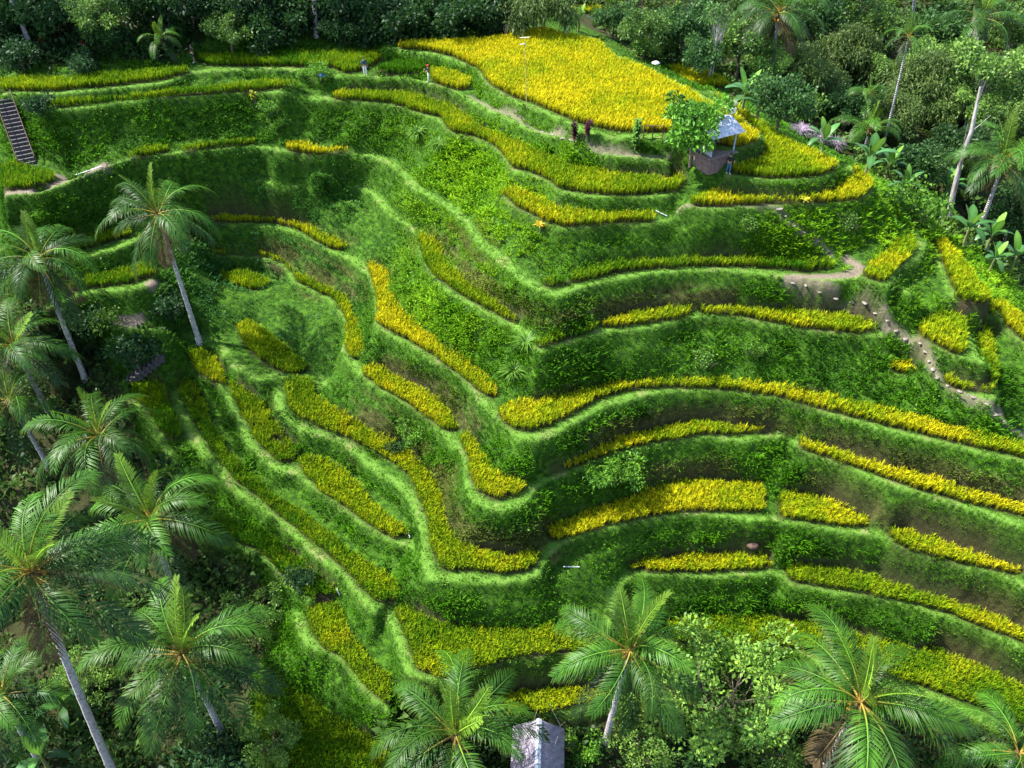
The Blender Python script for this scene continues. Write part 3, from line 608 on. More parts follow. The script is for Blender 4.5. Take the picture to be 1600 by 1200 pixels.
def frond(L, e0, droop, seed, nl=46, leafl=1.0, col_l=(.05, .11, .03), col_r=(.30, .24, .05), hang=.5):
    q = np.random.default_rng(seed); S = np.linspace(0, 1, 13); e = e0 - droop * S ** 1.35; st = L / 12
    P = [np.zeros(3)]; yaw = q.uniform(-.15, .15)
    for k in range(12): P.append(P[-1] + st * np.array([math.cos(e[k]) * math.cos(yaw * S[k]), math.cos(e[k]) * math.sin(yaw * S[k]), math.sin(e[k])]))
    P = np.array(P); tv, tf = tube(P, .055 * (1 - S) + .012, 4)
    fg = np.repeat(np.clip((S - .12) / .3, 0, 1), 4)[:, None]; parts = [(tv, tf, np.array(col_r)[None] * (1 - fg) + np.array(col_l)[None] * 2. * fg)]; V = []; F = []; C = []
    for k in range(nl):
        s = .14 + .86 * (k + .5) / nl; a = s * 12; i0 = min(int(a), 11); p = P[i0] + (P[i0 + 1] - P[i0]) * (a - i0); t = P[i0 + 1] - P[i0]; t /= np.linalg.norm(t)
        side0 = np.cross(t, [0, 0, 1.]); side0 /= np.linalg.norm(side0) + 1e-6; upv = np.cross(side0, t)
        ll = leafl * (math.sin(math.pi * min(1, (s - .05) * .9 + .12)) * .75 + .28)
        for sg in (-1, 1):
            if q.random() < .07: continue
            fw = .45 + .75 * s + q.uniform(-.12, .12); d = side0 * sg + t * fw + upv * q.uniform(.05, .35); d /= np.linalg.norm(d)
            l = ll * q.uniform(.85, 1.12); hg = hang * q.uniform(.6, 1.3); w = .030 * q.uniform(.7, 1.3); wd = np.cross(d, upv); wd /= np.linalg.norm(wd) + 1e-6
            p1 = p + d * l * .33 - [0, 0, hg * l * .05]; p2 = p + d * l * .68 - [0, 0, hg * l * .24]; p3 = p + d * l * .93 - [0, 0, hg * l * .62]
            o = len(V); V += [p, p1 - wd * w, p1 + wd * w, p2 - wd * w * .85, p2 + wd * w * .85, p3]
            F += [[o, o + 2, o + 1], [o + 1, o + 2, o + 3], [o + 3, o + 2, o + 4], [o + 3, o + 4, o + 5]]
            c = np.array(col_l) * q.uniform(.75, 1.25); ye = np.array([.30, .30, .05]) * .6
            C += [c, c, c, c, c, c * .6 + ye * .4]
    parts.append((np.array(V), np.array(F), np.array(C))); return merge(parts)
frond_m = leaf_mat('palm_leaflets', .25, .46, .26, None, .12, 1.5, .38)
dead_m = leaf_mat('dead_palm_leaves', .1, .8, .1, None, .2, 2.)
FR = {}
for cls, e0s, droop, clr, n in (('young', (1.45, 1.32, 1.2), .5, (.12, .22, .02), 3), ('high', (1.15, 1.0, .85, .75), 2.0, (.045, .13, .010), 4), ('mid', (.7, .5, .35, .2), 1.75, (.03, .092, .010), 4), ('low', (.05, -.25, -.55), .95, (.025, .064, .014), 3), ('dead', (-.95, -1.15), .3, (.10, .07, .035), 2)):
    FR[cls] = []
    for k in range(n):
        V, F, C = frond(6.0 if cls not in ('young', 'dead') else 4.5, e0s[k], droop, 700 + len(FR) * 10 + k, 54, 1.25 if cls != 'young' else .9, clr, (.34, .25, .05) if cls != 'dead' else (.12, .08, .04), dict(young=.15, high=.7, mid=.95, low=1.1, dead=.8)[cls])
        FR[cls].append(mesh_np('frond_' + cls, V, F, frond_m if cls != 'dead' else dead_m, C))
trunk_m = None
def make_trunk_mat():
    m, nt, N = nodes('palm_trunk'); L = nt.links.new
    out = N('OutputMaterial'); p = N('BsdfPrincipled'); p.inputs['Roughness'].default_value = .85
    tc = N('TexCoord'); wv = N('TexWave', wave_type='BANDS', bands_direction='Z'); wv.inputs['Scale'].default_value = 1.6; wv.inputs['Distortion'].default_value = 1.5; wv.inputs['Detail'].default_value = 3
    no = N('TexNoise'); no.inputs['Scale'].default_value = 5; no.inputs['Detail'].default_value = 8; L(tc.outputs['Object'], wv.inputs[0]); L(tc.outputs['Object'], no.inputs[0])
    r1 = N('ValToRGB'); r1.color_ramp.elements[0].color = (.20, .18, .18, 1); r1.color_ramp.elements[1].color = (.55, .52, .52, 1); r1.color_ramp.elements[0].position = .3; r1.color_ramp.elements[1].position = .65; L(no.outputs[0], r1.inputs[0])
    mx = N('Mix', data_type='RGBA', blend_type='MULTIPLY'); mx.inputs['Factor'].default_value = .45; L(r1.outputs[0], mx.inputs['A'])
    r2 = N('ValToRGB'); r2.color_ramp.elements[0].color = (.35, .3, .28, 1); r2.color_ramp.elements[0].position = .1; r2.color_ramp.elements[1].position = .35; L(wv.outputs['Fac'], r2.inputs[0]); L(r2.outputs[0], mx.inputs['B'])
    L(mx.outputs['Result'], p.inputs['Base Color']); b = N('Bump'); b.inputs['Distance'].default_value = .04; L(wv.outputs['Fac'], b.inputs['Height']); L(b.outputs[0], p.inputs['Normal']); L(p.outputs[0], out.inputs[0]); return m
trunk_m = make_trunk_mat()
fibre_m = plain_mat('palm_fibre', (.05, .03, .02), (.17, .10, .05), 9, .95, .8)
nut_g = plain_mat('green_coconut', (.12, .17, .02), (.20, .24, .03), 6, .5); nut_o = plain_mat('orange_coconut', (.45, .18, .015), (.55, .28, .03), 6, .5)
def blob(r, seed, sub=2, squash=(1, 1, 1), rough=.12):
    bm = bmesh.new(); bmesh.ops.create_icosphere(bm, subdivisions=sub, radius=r); q = random.Random(seed)
    for w in bm.verts: w.co *= 1 + q.uniform(-rough, rough); w.co = (w.co.x * squash[0], w.co.y * squash[1], w.co.z * squash[2])
    me = bpy.data.meshes.new('blob'); bm.to_mesh(me); bm.free()
    for f in me.polygons: f.use_smooth = True
    return me
NUT = {}
for k, m in ((0, nut_g), (1, nut_o)):
    NUT[k] = blob(.15, 5 + k, 2, (1, 1, 1.25), .03); NUT[k].materials.append(m)
FIB = blob(.33, 9, 2, (1, 1, 1.5), .2); FIB.materials.append(fibre_m)
def place_crown(u, v, hc):
    d = ray(u, v); t = np.arange(15, 220, .1); x, y, z = d[0] * t, d[1] * t, CZ + d[2] * t
    k = np.nonzero(z < hz(x, y) + hc)[0]; k = k[0] if len(k) else len(t) - 1
    return np.array([x[k], y[k], z[k]])
def palm(crown, base=None, hc=12., sc=1., counts=(3, 7, 10, 7, 2), nuts=0, label='', group='coconut palms', seed=0, yscale=0., trunk_r=.25, bend=.5, kind='coconut_palm', tint=None):
    q = random.Random(seed * 31 + 5)
    if base is None:
        C = place_crown(*crown, hc); bx, by = C[0] + q.uniform(-.8, .8), C[1] + q.uniform(-.5, .8)
        B = np.array([bx, by, float(hz(bx, by))])
    else:
        B = np.array(hit(*base)); C = np.array(aty(*crown, B[1] + yscale))
    t = empty(kind, B); tag(t, label, 'palm', group)
    D = C - B; k = 22; P = []
    for n in range(k + 1):
        s = n / k; lat = D[:2] * (s ** (1 + bend)); P.append([lat[0], lat[1], -.25 + (D[2] + .25) * s])
    rr = [trunk_r * sc ** .5 * (1.0 - .42 * n / k + .55 * math.exp(-n * 1.1) + (.05 if n % 2 else -.02)) for n in range(k + 1)]
    V, F = tube(P, rr, 9); obj('trunk', mesh_np('trunk', V, F, trunk_m, None, True), t)
    fb = obj('fibre_sheath', FIB, t, D - [0, 0, .25 * sc]); fb.scale = (sc,) * 3
    ang = q.uniform(0, 6.28)
    for cls, n in zip(('young', 'high', 'mid', 'low', 'dead'), counts):
        for a in range(n):
            ang += 2.399 + q.uniform(-.25, .25); f = obj('frond', q.choice(FR[cls]), t, D + [0, 0, q.uniform(-.1, .1)])
            f.rotation_euler = (q.uniform(-.45, .45), q.uniform(-.2, .2), ang); s = sc * q.uniform(.86, 1.1); f.scale = (s, s, s)
    for a in range(nuts):
        w = a * 2.4 + seed; f = obj('coconut', NUT[1 if (seed + a) % 3 == 0 else 0], t, D + np.array([.42 * math.cos(w), .42 * math.sin(w), -.45 - .12 * (a % 3)]) * sc); f.scale = (sc,) * 3
    return t
palm((247, 335), (312, 536), None, 1.0, (3, 4, 7, 6, 3), 5, 'tall coconut palm with pale leaning trunk standing before the left terraces', seed=1, yscale=1.0, bend=.3)
palm((60, 405), None, 13.5, 1.02, (3, 5, 7, 5, 2), 4, 'coconut palm at upper left whose trunk runs down behind another crown', seed=2)
palm((22, 540), None, 10, 1.0, (2, 5, 7, 5, 1), 4, 'coconut palm at the left edge with dark trunk and brown fibre', seed=3)
palm((155, 682), None, 11, 1.08, (3, 6, 7, 4, 2), 6, 'coconut palm crown beside the olive rice on the left', seed=4)
palm((237, 812), None, 9, 1.2, (4, 6, 8, 4, 2), 6, 'coconut palm crown with bright spear leaves left of the diagonal rice strip', seed=5)
palm((48, 895), (185, 1225), None, 1.15, (3, 6, 8, 6, 3), 8, 'large coconut palm at lower left with pale trunk leaning to the bottom edge', seed=6, yscale=-.5, bend=.1, trunk_r=.29)
palm((285, 1022), None, 11, 1.16, (5, 6, 9, 6, 1), 7, 'large coconut palm star at bottom left with yellow midribs', seed=7)
palm((712, 1148), None, 7, 1.1, (6, 8, 6, 3, 0), 0, 'young upright coconut palm left of the shed roof', seed=8)
palm((985, 1018), None, 11.5, 1.05, (5, 6, 7, 5, 1), 5, 'coconut palm in the bottom middle behind the leafy tree', seed=9)
palm((1345, 1098), None, 10, 1.26, (4, 7, 8, 5, 2), 7, 'big coconut palm with orange nuts at bottom right', seed=10)
palm((1592, 1178), None, 7.5, .95, (3, 7, 6, 3, 0), 0, 'yellowish palm cut by the bottom right corner', seed=11)
palm((2, 1085), None, 9, .95, (3, 6, 7, 5, 1), 3, 'coconut palm crown cut by the lower left edge', seed=12)
palm((15, 628), None, 8, .95, (2, 5, 8, 6, 1), 2, 'dark coconut palm crown low on the left edge', seed=13)
JG = 'palms in the right jungle'
palm((1216, 22), (1199, 142), None, 1.0, (2, 5, 8, 8, 3), 5, 'coconut palm with drooping crown at the top edge above the hut', JG, 14)
palm((1567, 255), (1525, 372), None, 1.0, (3, 6, 8, 6, 1), 4, 'coconut palm at the right edge above the banana plants', JG, 15)
palm((1358, 205), None, 2.5, .8, (3, 6, 6, 2, 0), 0, 'low palm with arching fronds at the ridge foot', JG, 16)
palm((1535, 28), None, 7, 1.0, (3, 6, 8, 5, 2), 3, 'dark coconut palm high in the jungle at upper right', JG, 17)
palm((1420, 58), (1378, 236), None, .5, (3, 6, 6, 2, 0), 0, 'slim areca palm with small crown and long pale trunk', JG, 18, 0, .2, .2, 'areca_palm')
palm((1357, 148), None, 5, .45, (3, 6, 6, 2, 0), 0, 'small dark areca palm below the bamboo mounds', JG, 19, 0, .13, .2, 'areca_palm')
palm((1318, -80), (1301, 68), None, .9, (2, 6, 8, 5, 0), 0, 'pale palm trunk rising out of the top edge behind bamboo', JG, 20)
palm((1432, -80), (1421, 48), None, .9, (2, 6, 8, 5, 0), 0, 'pale palm trunk leaving the top edge above the areca', JG, 21)
palm((-12, -70), (46, 68), None, .9, (2, 5, 7, 4, 0), 0, 'pale trunk of a palm at the top left corner', 'palms in the left forest', 22, 0, .28, .4)
palm((487, -90), (495, 56), None, .9, (2, 5, 7, 4, 0), 0, 'pale palm trunk against the dark forest at the top', 'palms in the left forest', 23, 0, .28, .4)
palm((250, 62), None, 1.6, .5, (2, 5, 5, 2, 0), 0, 'small bright palm at the forest edge near the walker', 'palms in the left forest', 24, 0, .1, .2)

# ------------------------------------------------------------------ trees and shrubs
bark_m = plain_mat('bark', (.07, .05, .035), (.20, .16, .12), 5, .9, .5, (1, 1, .25))
pale_bark_m = plain_mat('pale_bark', (.22, .19, .18), (.48, .44, .42), 5, .85, .4, (1, 1, .25))
tree_leaf_m = leaf_mat('tree_leaves', .28, .5, .22, None, .18, 1., .22)
def crown_mesh(clumps, n, size, c0, c1, seed, droop=.2, slim=.28, up=.4, out=1.):
    """leaves spread through clumps [(centre, radius)]"""
    q = np.random.default_rng(seed); VV = []; CC = []
    for c, r in clumps:
        k = int(n * r * r); d = q.normal(size=(k, 3)); d /= np.linalg.norm(d, axis=1)[:, None]
        p = np.array(c) + d * r * (q.random((k, 1)) ** .45) * [1, 1, .8]
        a = d * out + q.normal(size=(k, 3)) * .7 + [0, 0, up]; a /= np.linalg.norm(a, axis=1)[:, None]
        b = np.cross(a, q.normal(size=(k, 3))); b /= np.linalg.norm(b, axis=1)[:, None] + 1e-9
        L = size * q.uniform(.6, 1.35, (k, 1)); m = p + a * L * .5
        tipv = p + a * L; tipv[:, 2] -= droop * L[:, 0]
        VV.append(np.stack([p, m - b * L * slim, m + b * L * slim, tipv], 1).reshape(-1, 3))
        h = np.clip(q.normal(.5, .2) + q.normal(0, .22, (k, 1)), 0, 1); cc = np.array(c0) * (1 - h) + np.array(c1) * h
        CC.append(np.repeat(cc, 4, 0))
    V = np.concatenate(VV); s = np.arange(len(V) // 4)[:, None] * 4
    return V, np.concatenate([s + [0, 2, 1], s + [1, 2, 3]]), np.concatenate(CC)
def limbs(h, clumps, r0, seed, stems=1, lean=.3):
    q = random.Random(seed); parts = []
    for st in range(stems):
        ox, oy = (0, 0) if stems == 1 else (q.uniform(-.5, .5), q.uniform(-.5, .5)); top = (ox * 2 + q.uniform(-lean, lean), oy * 2 + q.uniform(-lean, lean), h)
        P = [(ox + (top[0] - ox) * s + .1 * math.sin(s * 5 + st), oy + (top[1] - oy) * s, -.2 + (h + .2) * s) for s in np.linspace(0, 1, 7)]
        V, F = tube(P, [r0 * (1.25 - .75 * s) for s in np.linspace(0, 1, 7)], 7); parts.append((V, F))
        for c, r in clumps[st::stems]:
            s = q.uniform(.5, .95); a = np.array(P[int(s * 6)]); b = np.array(c); mid = (a + b) / 2 + [q.uniform(-.2, .2), q.uniform(-.2, .2), -.15]
            V, F = tube([a, mid, b], [r0 * .42, r0 * .28, r0 * .1], 5); parts.append((V, F))
    return merge(parts)[:2]
PROTO = {}
def proto(key, h, rad, nc, cr, leafn, size, c0, c1, seed, r0=.16, stems=1, flat=.75, droop=.2, slim=.28, up=.4, bark=None, out=1., dome=False):
    q = random.Random(seed); cl = []
    for k in range(nc):
        a = k * 2.4 + q.uniform(-.3, .3); rr = rad * math.sqrt((k + .3) / nc) * q.uniform(.8, 1.1); zz = h + rad * flat * (q.uniform(-.45, .75) if not dome else (1 - (rr / rad) ** 2) * .9 - .35 + q.uniform(-.15, .15))
        cl.append(((rr * math.cos(a), rr * math.sin(a), zz), cr * q.uniform(.75, 1.25)))
    V, F, C = crown_mesh(cl, leafn, size, c0, c1, seed, droop, slim, up, out)
    TV, TF = limbs(h * .9, cl, r0, seed + 1, stems)
    PROTO[key] = (mesh_np('trunk', TV, TF, bark or bark_m, None, True), mesh_np('crown', V, F, tree_leaf_m, C), h)
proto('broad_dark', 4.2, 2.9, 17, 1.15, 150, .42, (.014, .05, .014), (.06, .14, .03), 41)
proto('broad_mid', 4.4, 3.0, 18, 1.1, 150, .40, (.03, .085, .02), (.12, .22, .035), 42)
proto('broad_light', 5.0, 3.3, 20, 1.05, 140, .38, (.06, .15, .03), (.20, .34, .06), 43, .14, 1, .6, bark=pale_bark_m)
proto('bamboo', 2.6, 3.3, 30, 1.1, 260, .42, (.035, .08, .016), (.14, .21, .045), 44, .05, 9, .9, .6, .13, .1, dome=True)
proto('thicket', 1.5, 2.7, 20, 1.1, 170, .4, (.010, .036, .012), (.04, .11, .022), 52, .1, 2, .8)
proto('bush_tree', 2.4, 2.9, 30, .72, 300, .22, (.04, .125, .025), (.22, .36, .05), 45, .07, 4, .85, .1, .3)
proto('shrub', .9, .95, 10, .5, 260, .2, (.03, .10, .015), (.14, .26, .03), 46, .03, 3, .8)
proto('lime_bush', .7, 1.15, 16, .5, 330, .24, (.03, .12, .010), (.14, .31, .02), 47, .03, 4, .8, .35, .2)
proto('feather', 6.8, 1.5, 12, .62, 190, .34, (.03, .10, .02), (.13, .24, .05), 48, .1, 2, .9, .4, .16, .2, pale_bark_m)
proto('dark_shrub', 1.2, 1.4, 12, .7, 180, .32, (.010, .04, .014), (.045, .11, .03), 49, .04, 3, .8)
def tree(key, px, label, cat='tree', group=None, sc=1., name='tree', rz=None, base=None, hc=None):
    tm, cm, h = PROTO[key]
    if base: B = np.array(hit(*base))
    else:
        C = place_crown(*px, (hc or h) * sc); B = np.array([C[0], C[1], float(hz(C[0], C[1]))])
    t = empty(name, B, random.uniform(0, 6.28) if rz is None else rz, sc); tag(t, label, cat, group); obj('trunk', tm, t); obj('crown', cm, t); return t
JT = 'jungle trees on the right'
for k, (px, key, sc, lab) in enumerate([
  ((1246, 112), 'bamboo', 1.15, 'leftmost rounded bamboo mound in the right jungle'), ((1322, 80), 'bamboo', 1.2, 'pale topped bamboo mound beside the middle pale trunk'), ((1285, 130), 'bamboo', .9, 'dark small bamboo mound between two larger ones'),
  ((1442, 128), 'bamboo', 1.35, 'widest bamboo mound right of the areca trunk'), ((1392, 175), 'bamboo', 1.0, 'lower bamboo mound left of the areca trunk base'), ((842, 10), 'bamboo', 1.1, 'rounded olive bamboo clump behind the hilltop field'), ((1465, 160), 'bamboo', .95, 'bamboo mound in the shade of the widest mound'),
  ((1120, 22), 'feather', 1.0, 'tall feathery tree with two thin pale trunks above the banana plants'),
  ((1548, 108), 'broad_light', 1.3, 'bright light green tree with bent pale trunk at upper right'), ((1590, 165), 'broad_light', .9, 'light green tree cut by the right edge'), ((1430, 322), 'lime_bush', 2.0, 'bright feathery bush hanging over the ridge crest'),
  ((1008, 38), 'broad_mid', .8, 'mid green tree behind the small shrubs at the hilltop edge'), ((1070, 38), 'broad_dark', .95, 'dark tree left of the twin pale trunks'), ((1160, 62), 'broad_mid', 1.0, 'green tree right of the twin pale trunks'), ((1395, 105), 'broad_light', .7, 'light tree between the bamboo mounds behind the areca'), ((1205, 105), 'broad_light', .65, 'light small tree under the drooping palm'), ((1520, 160), 'broad_light', .75, 'light green tree left of the bent trunk top'), ((1455, 85), 'broad_light', .8, 'light tree right of the areca crown'), ((1180, 10), 'broad_mid', 1.0, 'green tree under the drooping palm at the top edge'),
  ((1275, 25), 'broad_dark', 1.1, 'dark tree at the top edge left of a pale trunk'), ((1375, 32), 'broad_mid', 1.05, 'mid green tree at the top between two pale trunks'), ((1470, 45), 'broad_dark', 1.05, 'dark tree at the top right of the areca crown'), ((1590, 45), 'broad_mid', 1.1, 'mid green tree in the top right corner'),
  ((1490, 95), 'broad_mid', 1.0, 'mid green tree behind the light green one'), ((1500, 225), 'broad_dark', 1.0, 'dark tree behind the bent pale trunk'), ((1560, 190), 'broad_mid', .8, 'mid green tree below the light green ones'), ((1330, 160), 'broad_dark', .8, 'dark tree in the hollow below the bamboo'),
  ((1225, 150), 'broad_dark', .8, 'dark tree by the drooping palm trunk base'), ((1440, 250), 'broad_dark', .85, 'dark tree in the hollow behind the banana plants'), ((1590, 330), 'broad_dark', .85, 'dark tree at the right edge below the palm'), ((1100, 85), 'broad_dark', .7, 'dark tree behind the brown rice plot'), ((960, 25), 'broad_dark', .6, 'small dark tree by the far upper terraces'),
  ((770, 22), 'thicket', 1.1, 'dark thicket at the top behind the hilltop field'), ((690, 30), 'thicket', 1.2, 'dark thicket at the top left of the hilltop field'), ((610, 40), 'thicket', 1.1, 'dark thicket right of the lone pale trunk'), ((430, 45), 'thicket', 1.1, 'dark thicket left of the lone pale trunk'), ((355, 45), 'broad_mid', .7, 'fuller green tree above the left walker'),
  ((545, 10), 'thicket', 1.2, 'dark thicket at the top edge right of the pale trunk'), ((460, 5), 'thicket', 1.2, 'dark thicket at the top edge left of the pale trunk'), ((380, 8), 'thicket', 1.1, 'dark thicket at the top edge above the fuller tree'), ((300, 12), 'thicket', 1.2, 'dark thicket at the top edge above the small palm'), ((650, 5), 'thicket', 1.2, 'dark thicket at the top edge left of the hilltop'), ((735, 0), 'thicket', 1.2, 'dark thicket at the top edge over the far person'),
  ((165, 60), 'thicket', .7, 'low dark thicket behind the red leaved shrubs'), ((20, 10), 'thicket', 1.2, 'dark thicket in the top left corner'),
  ((150, 20), 'broad_mid', .8, 'leafy green tree above the red leaved shrubs'), ((85, 25), 'thicket', 1.1, 'dark thicket right of the corner palm trunk'), ((230, 5), 'thicket', 1.2, 'dark thicket at the top behind the small bright palm'), ((535, 52), 'thicket', .7, 'low dark thicket right behind the pale trunk foot'), ((-5, 45), 'thicket', .9, 'dark thicket at the left edge of the forest')]):
    tree(key, px, lab, 'bamboo' if key == 'bamboo' else 'bush' if key in ('lime_bush', 'thicket') else 'tree', JT if px[0] > 800 else 'trees of the dark forest', sc, 'bamboo_clump' if key == 'bamboo' else 'bush' if key == 'lime_bush' else 'thicket' if key == 'thicket' else 'jungle_tree')
BG = 'bushes'
for px, key, sc, lab in [
  ((1130, 1085), 'bush_tree', 1.75, 'large pale green leafy tree at bottom right of centre'), ((1010, 1140), 'bush_tree', .95, 'smaller pale leafy tree below the middle palm'), ((1200, 1165), 'bush_tree', 1.0, 'leafy tree at the bottom edge left of the big right palm'), 
  ((400, 955), 'bush_tree', .8, 'bluish leafy bush between the left palm and the rice'), ((425, 1160), 'bush_tree', .7, 'bluish bush at the bottom beside the dark rice field'), ((130, 1060), 'bush_tree', .8, 'yellow green bush behind the leaning pale trunk'), ((340, 1190), 'dark_shrub', 1.3, 'dark bush at the bottom under the palm star'), 
  ((915, 1172), 'lime_bush', 1.0, 'bright green bush right of the shed roof'), ((845, 1192), 'lime_bush', .55, 'small bright bush in front of the shed roof'), ((785, 1150), 'dark_shrub', .7, 'dark bush left of the shed roof'),
  ((978, 738), 'lime_bush', 1.3, 'bright leafy bush hanging over the bank above the wide golden patch'), ((935, 748), 'lime_bush', 1.1, 'smaller bright bush joined to the hanging one'), ((650, 682), 'lime_bush', 1.05, 'bright bush on the bank below the central left path'),
  ((1003, 72), 'shrub', 1.5, 'round pale shrub at the far edge of the hilltop field'), ((1024, 82), 'shrub', .9, 'slim dark shrub beside the white parasol'), ((1046, 70), 'shrub', 1.3, 'light shrub right of the slim dark shrub'), ((1030, 60), 'shrub', .9, 'low shrub behind the slim one'),
  ((500, 112), 'lime_bush', .85, 'drooping grassy bush beside the blue tarp'), ((475, 118), 'lime_bush', .6, 'small green bush left of the blue tarp'), ((1260, 168), 'shrub', 1.9, 'pale thin shrub at the jungle edge by the hilltop'), ((1325, 345), 'shrub', .9, 'pale low shrub on the right green slope'),
  ((160, 500), 'shrub', 1.5, 'lush bush left of the bare earth patch'), ((125, 505), 'dark_shrub', 1.2, 'dark bush behind the upper left palm trunk'), ((262, 480), 'dark_shrub', 1.1, 'dark bush left of the leaning trunk foot'), ((215, 545), 'dark_shrub', 1.4, 'big dark bush above the lower steps'), ((60, 165), 'dark_shrub', .8, 'dark bush between the stairs and the grass bank'),
  ((420, 170), 'lime_bush', .9, 'grassy bush at the left part of the high green bank'), ((435, 195), 'lime_bush', .8, 'lower grassy bush on the high green bank'), ((30, 85), 'dark_shrub', 1.3, 'dark bush at the left edge above the dull rice strip'), ((130, 100), 'dark_shrub', .9, 'dark bush above the dull rice strip'), ((1170, 350), 'shrub', .7, 'small shrub on the upper right green slope'),
  ((1180, 545), 'lime_bush', .7, 'yellowish leafy bush on the right bank'), ((1100, 560), 'shrub', .9, 'creeper bush on the bank right of centre'), ((620, 700), 'dark_shrub', .5, 'dark little bush above the olive gold bend'), ((470, 905), 'dark_shrub', .7, 'dark bush below the diagonal rice strip')]:
    tree(key, px, lab, 'tree' if key == 'bush_tree' and sc > .9 else 'bush', BG, sc, 'leafy_tree' if key == 'bush_tree' and sc > .9 else 'bush', hc=.45 if key == 'lime_bush' and 700 < px[1] < 760 else None)

# banana plants
ban_m = leaf_mat('banana_leaf', .3, .4, .3, None, .12, 1.5, .3); stem_m = plain_mat('banana_stem', (.10, .14, .03), (.22, .22, .08), 4, .7, .2, (1, 1, .3))
def banana_leaf(L, e0, droop, w, seed, c):
    q = np.random.default_rng(seed); n = 9; S = np.linspace(0, 1, n); e = e0 - droop * S ** 1.4; P = [np.zeros(3)]
    for k in range(n - 1): P.append(P[-1] + L / (n - 1) * np.array([math.cos(e[k]), 0, math.sin(e[k])]))
    V = []; C = []
    for k in range(n):
        ww = w * (math.sin(math.pi * min(1, max(0, (S[k] - .12) / .9))) ** .6 if S[k] > .12 else .03) * q.uniform(.85, 1.1)
        V += [P[k] + [0, -ww, ww * .35 * (1 - 1.6 * S[k])], P[k], P[k] + [0, ww, ww * .35 * (1 - 1.6 * S[k])]]; C += [c, np.array(c) * 1.5, c]
    F = []
    for k in range(n - 1):
        a = k * 3; F += [[a, a + 1, a + 4, a + 3], [a + 1, a + 2, a + 5, a + 4]]
    return mesh_np('leaf', np.array(V), np.array(F), ban_m, np.array(C), True)
BLF = [banana_leaf(2.3, e, d, .33, 60 + k, c) for k, (e, d, c) in enumerate([(1.35, .5, (.12, .25, .03)), (1.1, 1.1, (.05, .14, .03)), (.9, 1.5, (.045, .13, .035)), (.7, 1.8, (.04, .11, .03)), (.4, 1.7, (.05, .12, .03))])]
BST = mesh_np('stem', *tube([(0, 0, -.2), (.03, 0, .9), (.06, .02, 1.9)], [.16, .13, .08], 8), stem_m, None, True)
for k, (px, sc, lab) in enumerate([((1165, 140), 1.1, 'banana plant just right of the brown rice plot'), ((1188, 158), 1.0, 'banana plant above the yellow rice rim by the jungle'), ((1362, 240), 1.1, 'bright banana plant at the areca trunk foot'), ((1392, 252), 1.0, 'banana plant right of the areca trunk foot'),
   ((1450, 268), 1.0, 'banana plant in the shaded hollow'), ((1482, 285), 1.1, 'banana plant by the bent pale trunk'), ((1418, 285), .9, 'banana plant just behind the ridge crest'), ((1518, 352), 1.15, 'tall banana plant behind the crest near the right edge'), ((1552, 362), 1.1, 'banana plant with bent leaf behind the crest'), ((1590, 395), 1.1, 'banana plant at the right picture edge'), ((1556, 400), .8, 'low banana plant against the dark hollow'),
   ((1050, 62), .9, 'banana plant among dark trees at the top'), ((1020, 48), .8, 'banana plant behind the hilltop shrubs'), ((905, 26), .8, 'spiky leaved plant beside the far person'), ((95, 1098), 1.1, 'banana plant under the lower left palms'), ((60, 1180), 1.1, 'banana plant in the bottom left corner'), ((1290, 215), .9, 'banana plant near the purple grasses')]):
    C_ = place_crown(*px, 2.2 * sc); B = (C_[0], C_[1], float(hz(C_[0], C_[1]))); t = empty('banana_plant', B, k * 1.3, sc); tag(t, lab, 'banana plant', 'banana plants'); obj('stem', BST, t); q = random.Random(k)
    for a in range(8):
        f = obj('leaf', BLF[min(4, a * 5 // 8)], t, (.06, .02, 1.75)); f.rotation_euler = (q.uniform(-.15, .15), 0, a * 2.4 + q.uniform(-.3, .3))
#PART3
# ------------------------------------------------------------------ small built things
def boxes(name, L, mat, parent=None, bevel=.0):
    """L: list of (centre, size, rz) boxes joined into one part"""
    bm = bmesh.new()
    for c, sz, rz in L:
        g = bmesh.ops.create_cube(bm, size=1)['verts']
        for w in g:
            x, y, z = w.co.x * sz[0], w.co.y * sz[1], w.co.z * sz[2]; w.co = (c[0] + x * math.cos(rz) - y * math.sin(rz), c[1] + x * math.sin(rz) + y * math.cos(rz), c[2] + z)
    if bevel: bmesh.ops.bevel(bm, geom=bm.edges[:], offset=bevel, segments=1, affect='EDGES')
    me = bpy.data.meshes.new(name); bm.to_mesh(me); bm.free(); me.materials.append(mat); return obj(name, me, parent)
def rod(name, a, b, r, mat, parent=None, n=7, r2=None):
    a, b = np.array(a, float), np.array(b, float); P = [a + (b - a) * k / 4 for k in range(5)]
    return obj(name, mesh_np(name, *tube(P, [r + ((r2 if r2 is not None else r) - r) * k / 4 for k in range(5)], n), mat, None, True), parent)
def rodm(P, Rr, name, mat, parent=None, n=7): return obj(name, mesh_np(name, *tube(P, Rr, n), mat, None, True), parent)
metal_m = plain_mat('weathered_roof_metal', (.34, .38, .46), (.62, .64, .70), 3, .45, .1, metal=.3); old_metal_m = plain_mat('old_grey_roof_sheet', (.20, .17, .21), (.33, .29, .35), 2.5, .75, .0)
wood_m = plain_mat('grey_wood', (.12, .08, .07), (.32, .24, .21), 6, .85, .3, (1, 1, .2)); dark_wood_m = plain_mat('dark_wood', (.05, .028, .02), (.12, .07, .05), 6, .8, .3)
pink_stone_m = plain_mat('pinkish_render', (.10, .07, .07), (.22, .15, .14), 4, .9, .3); blue_wall_m = plain_mat('pale_blue_board', (.25, .32, .42), (.45, .52, .62), 3, .8)
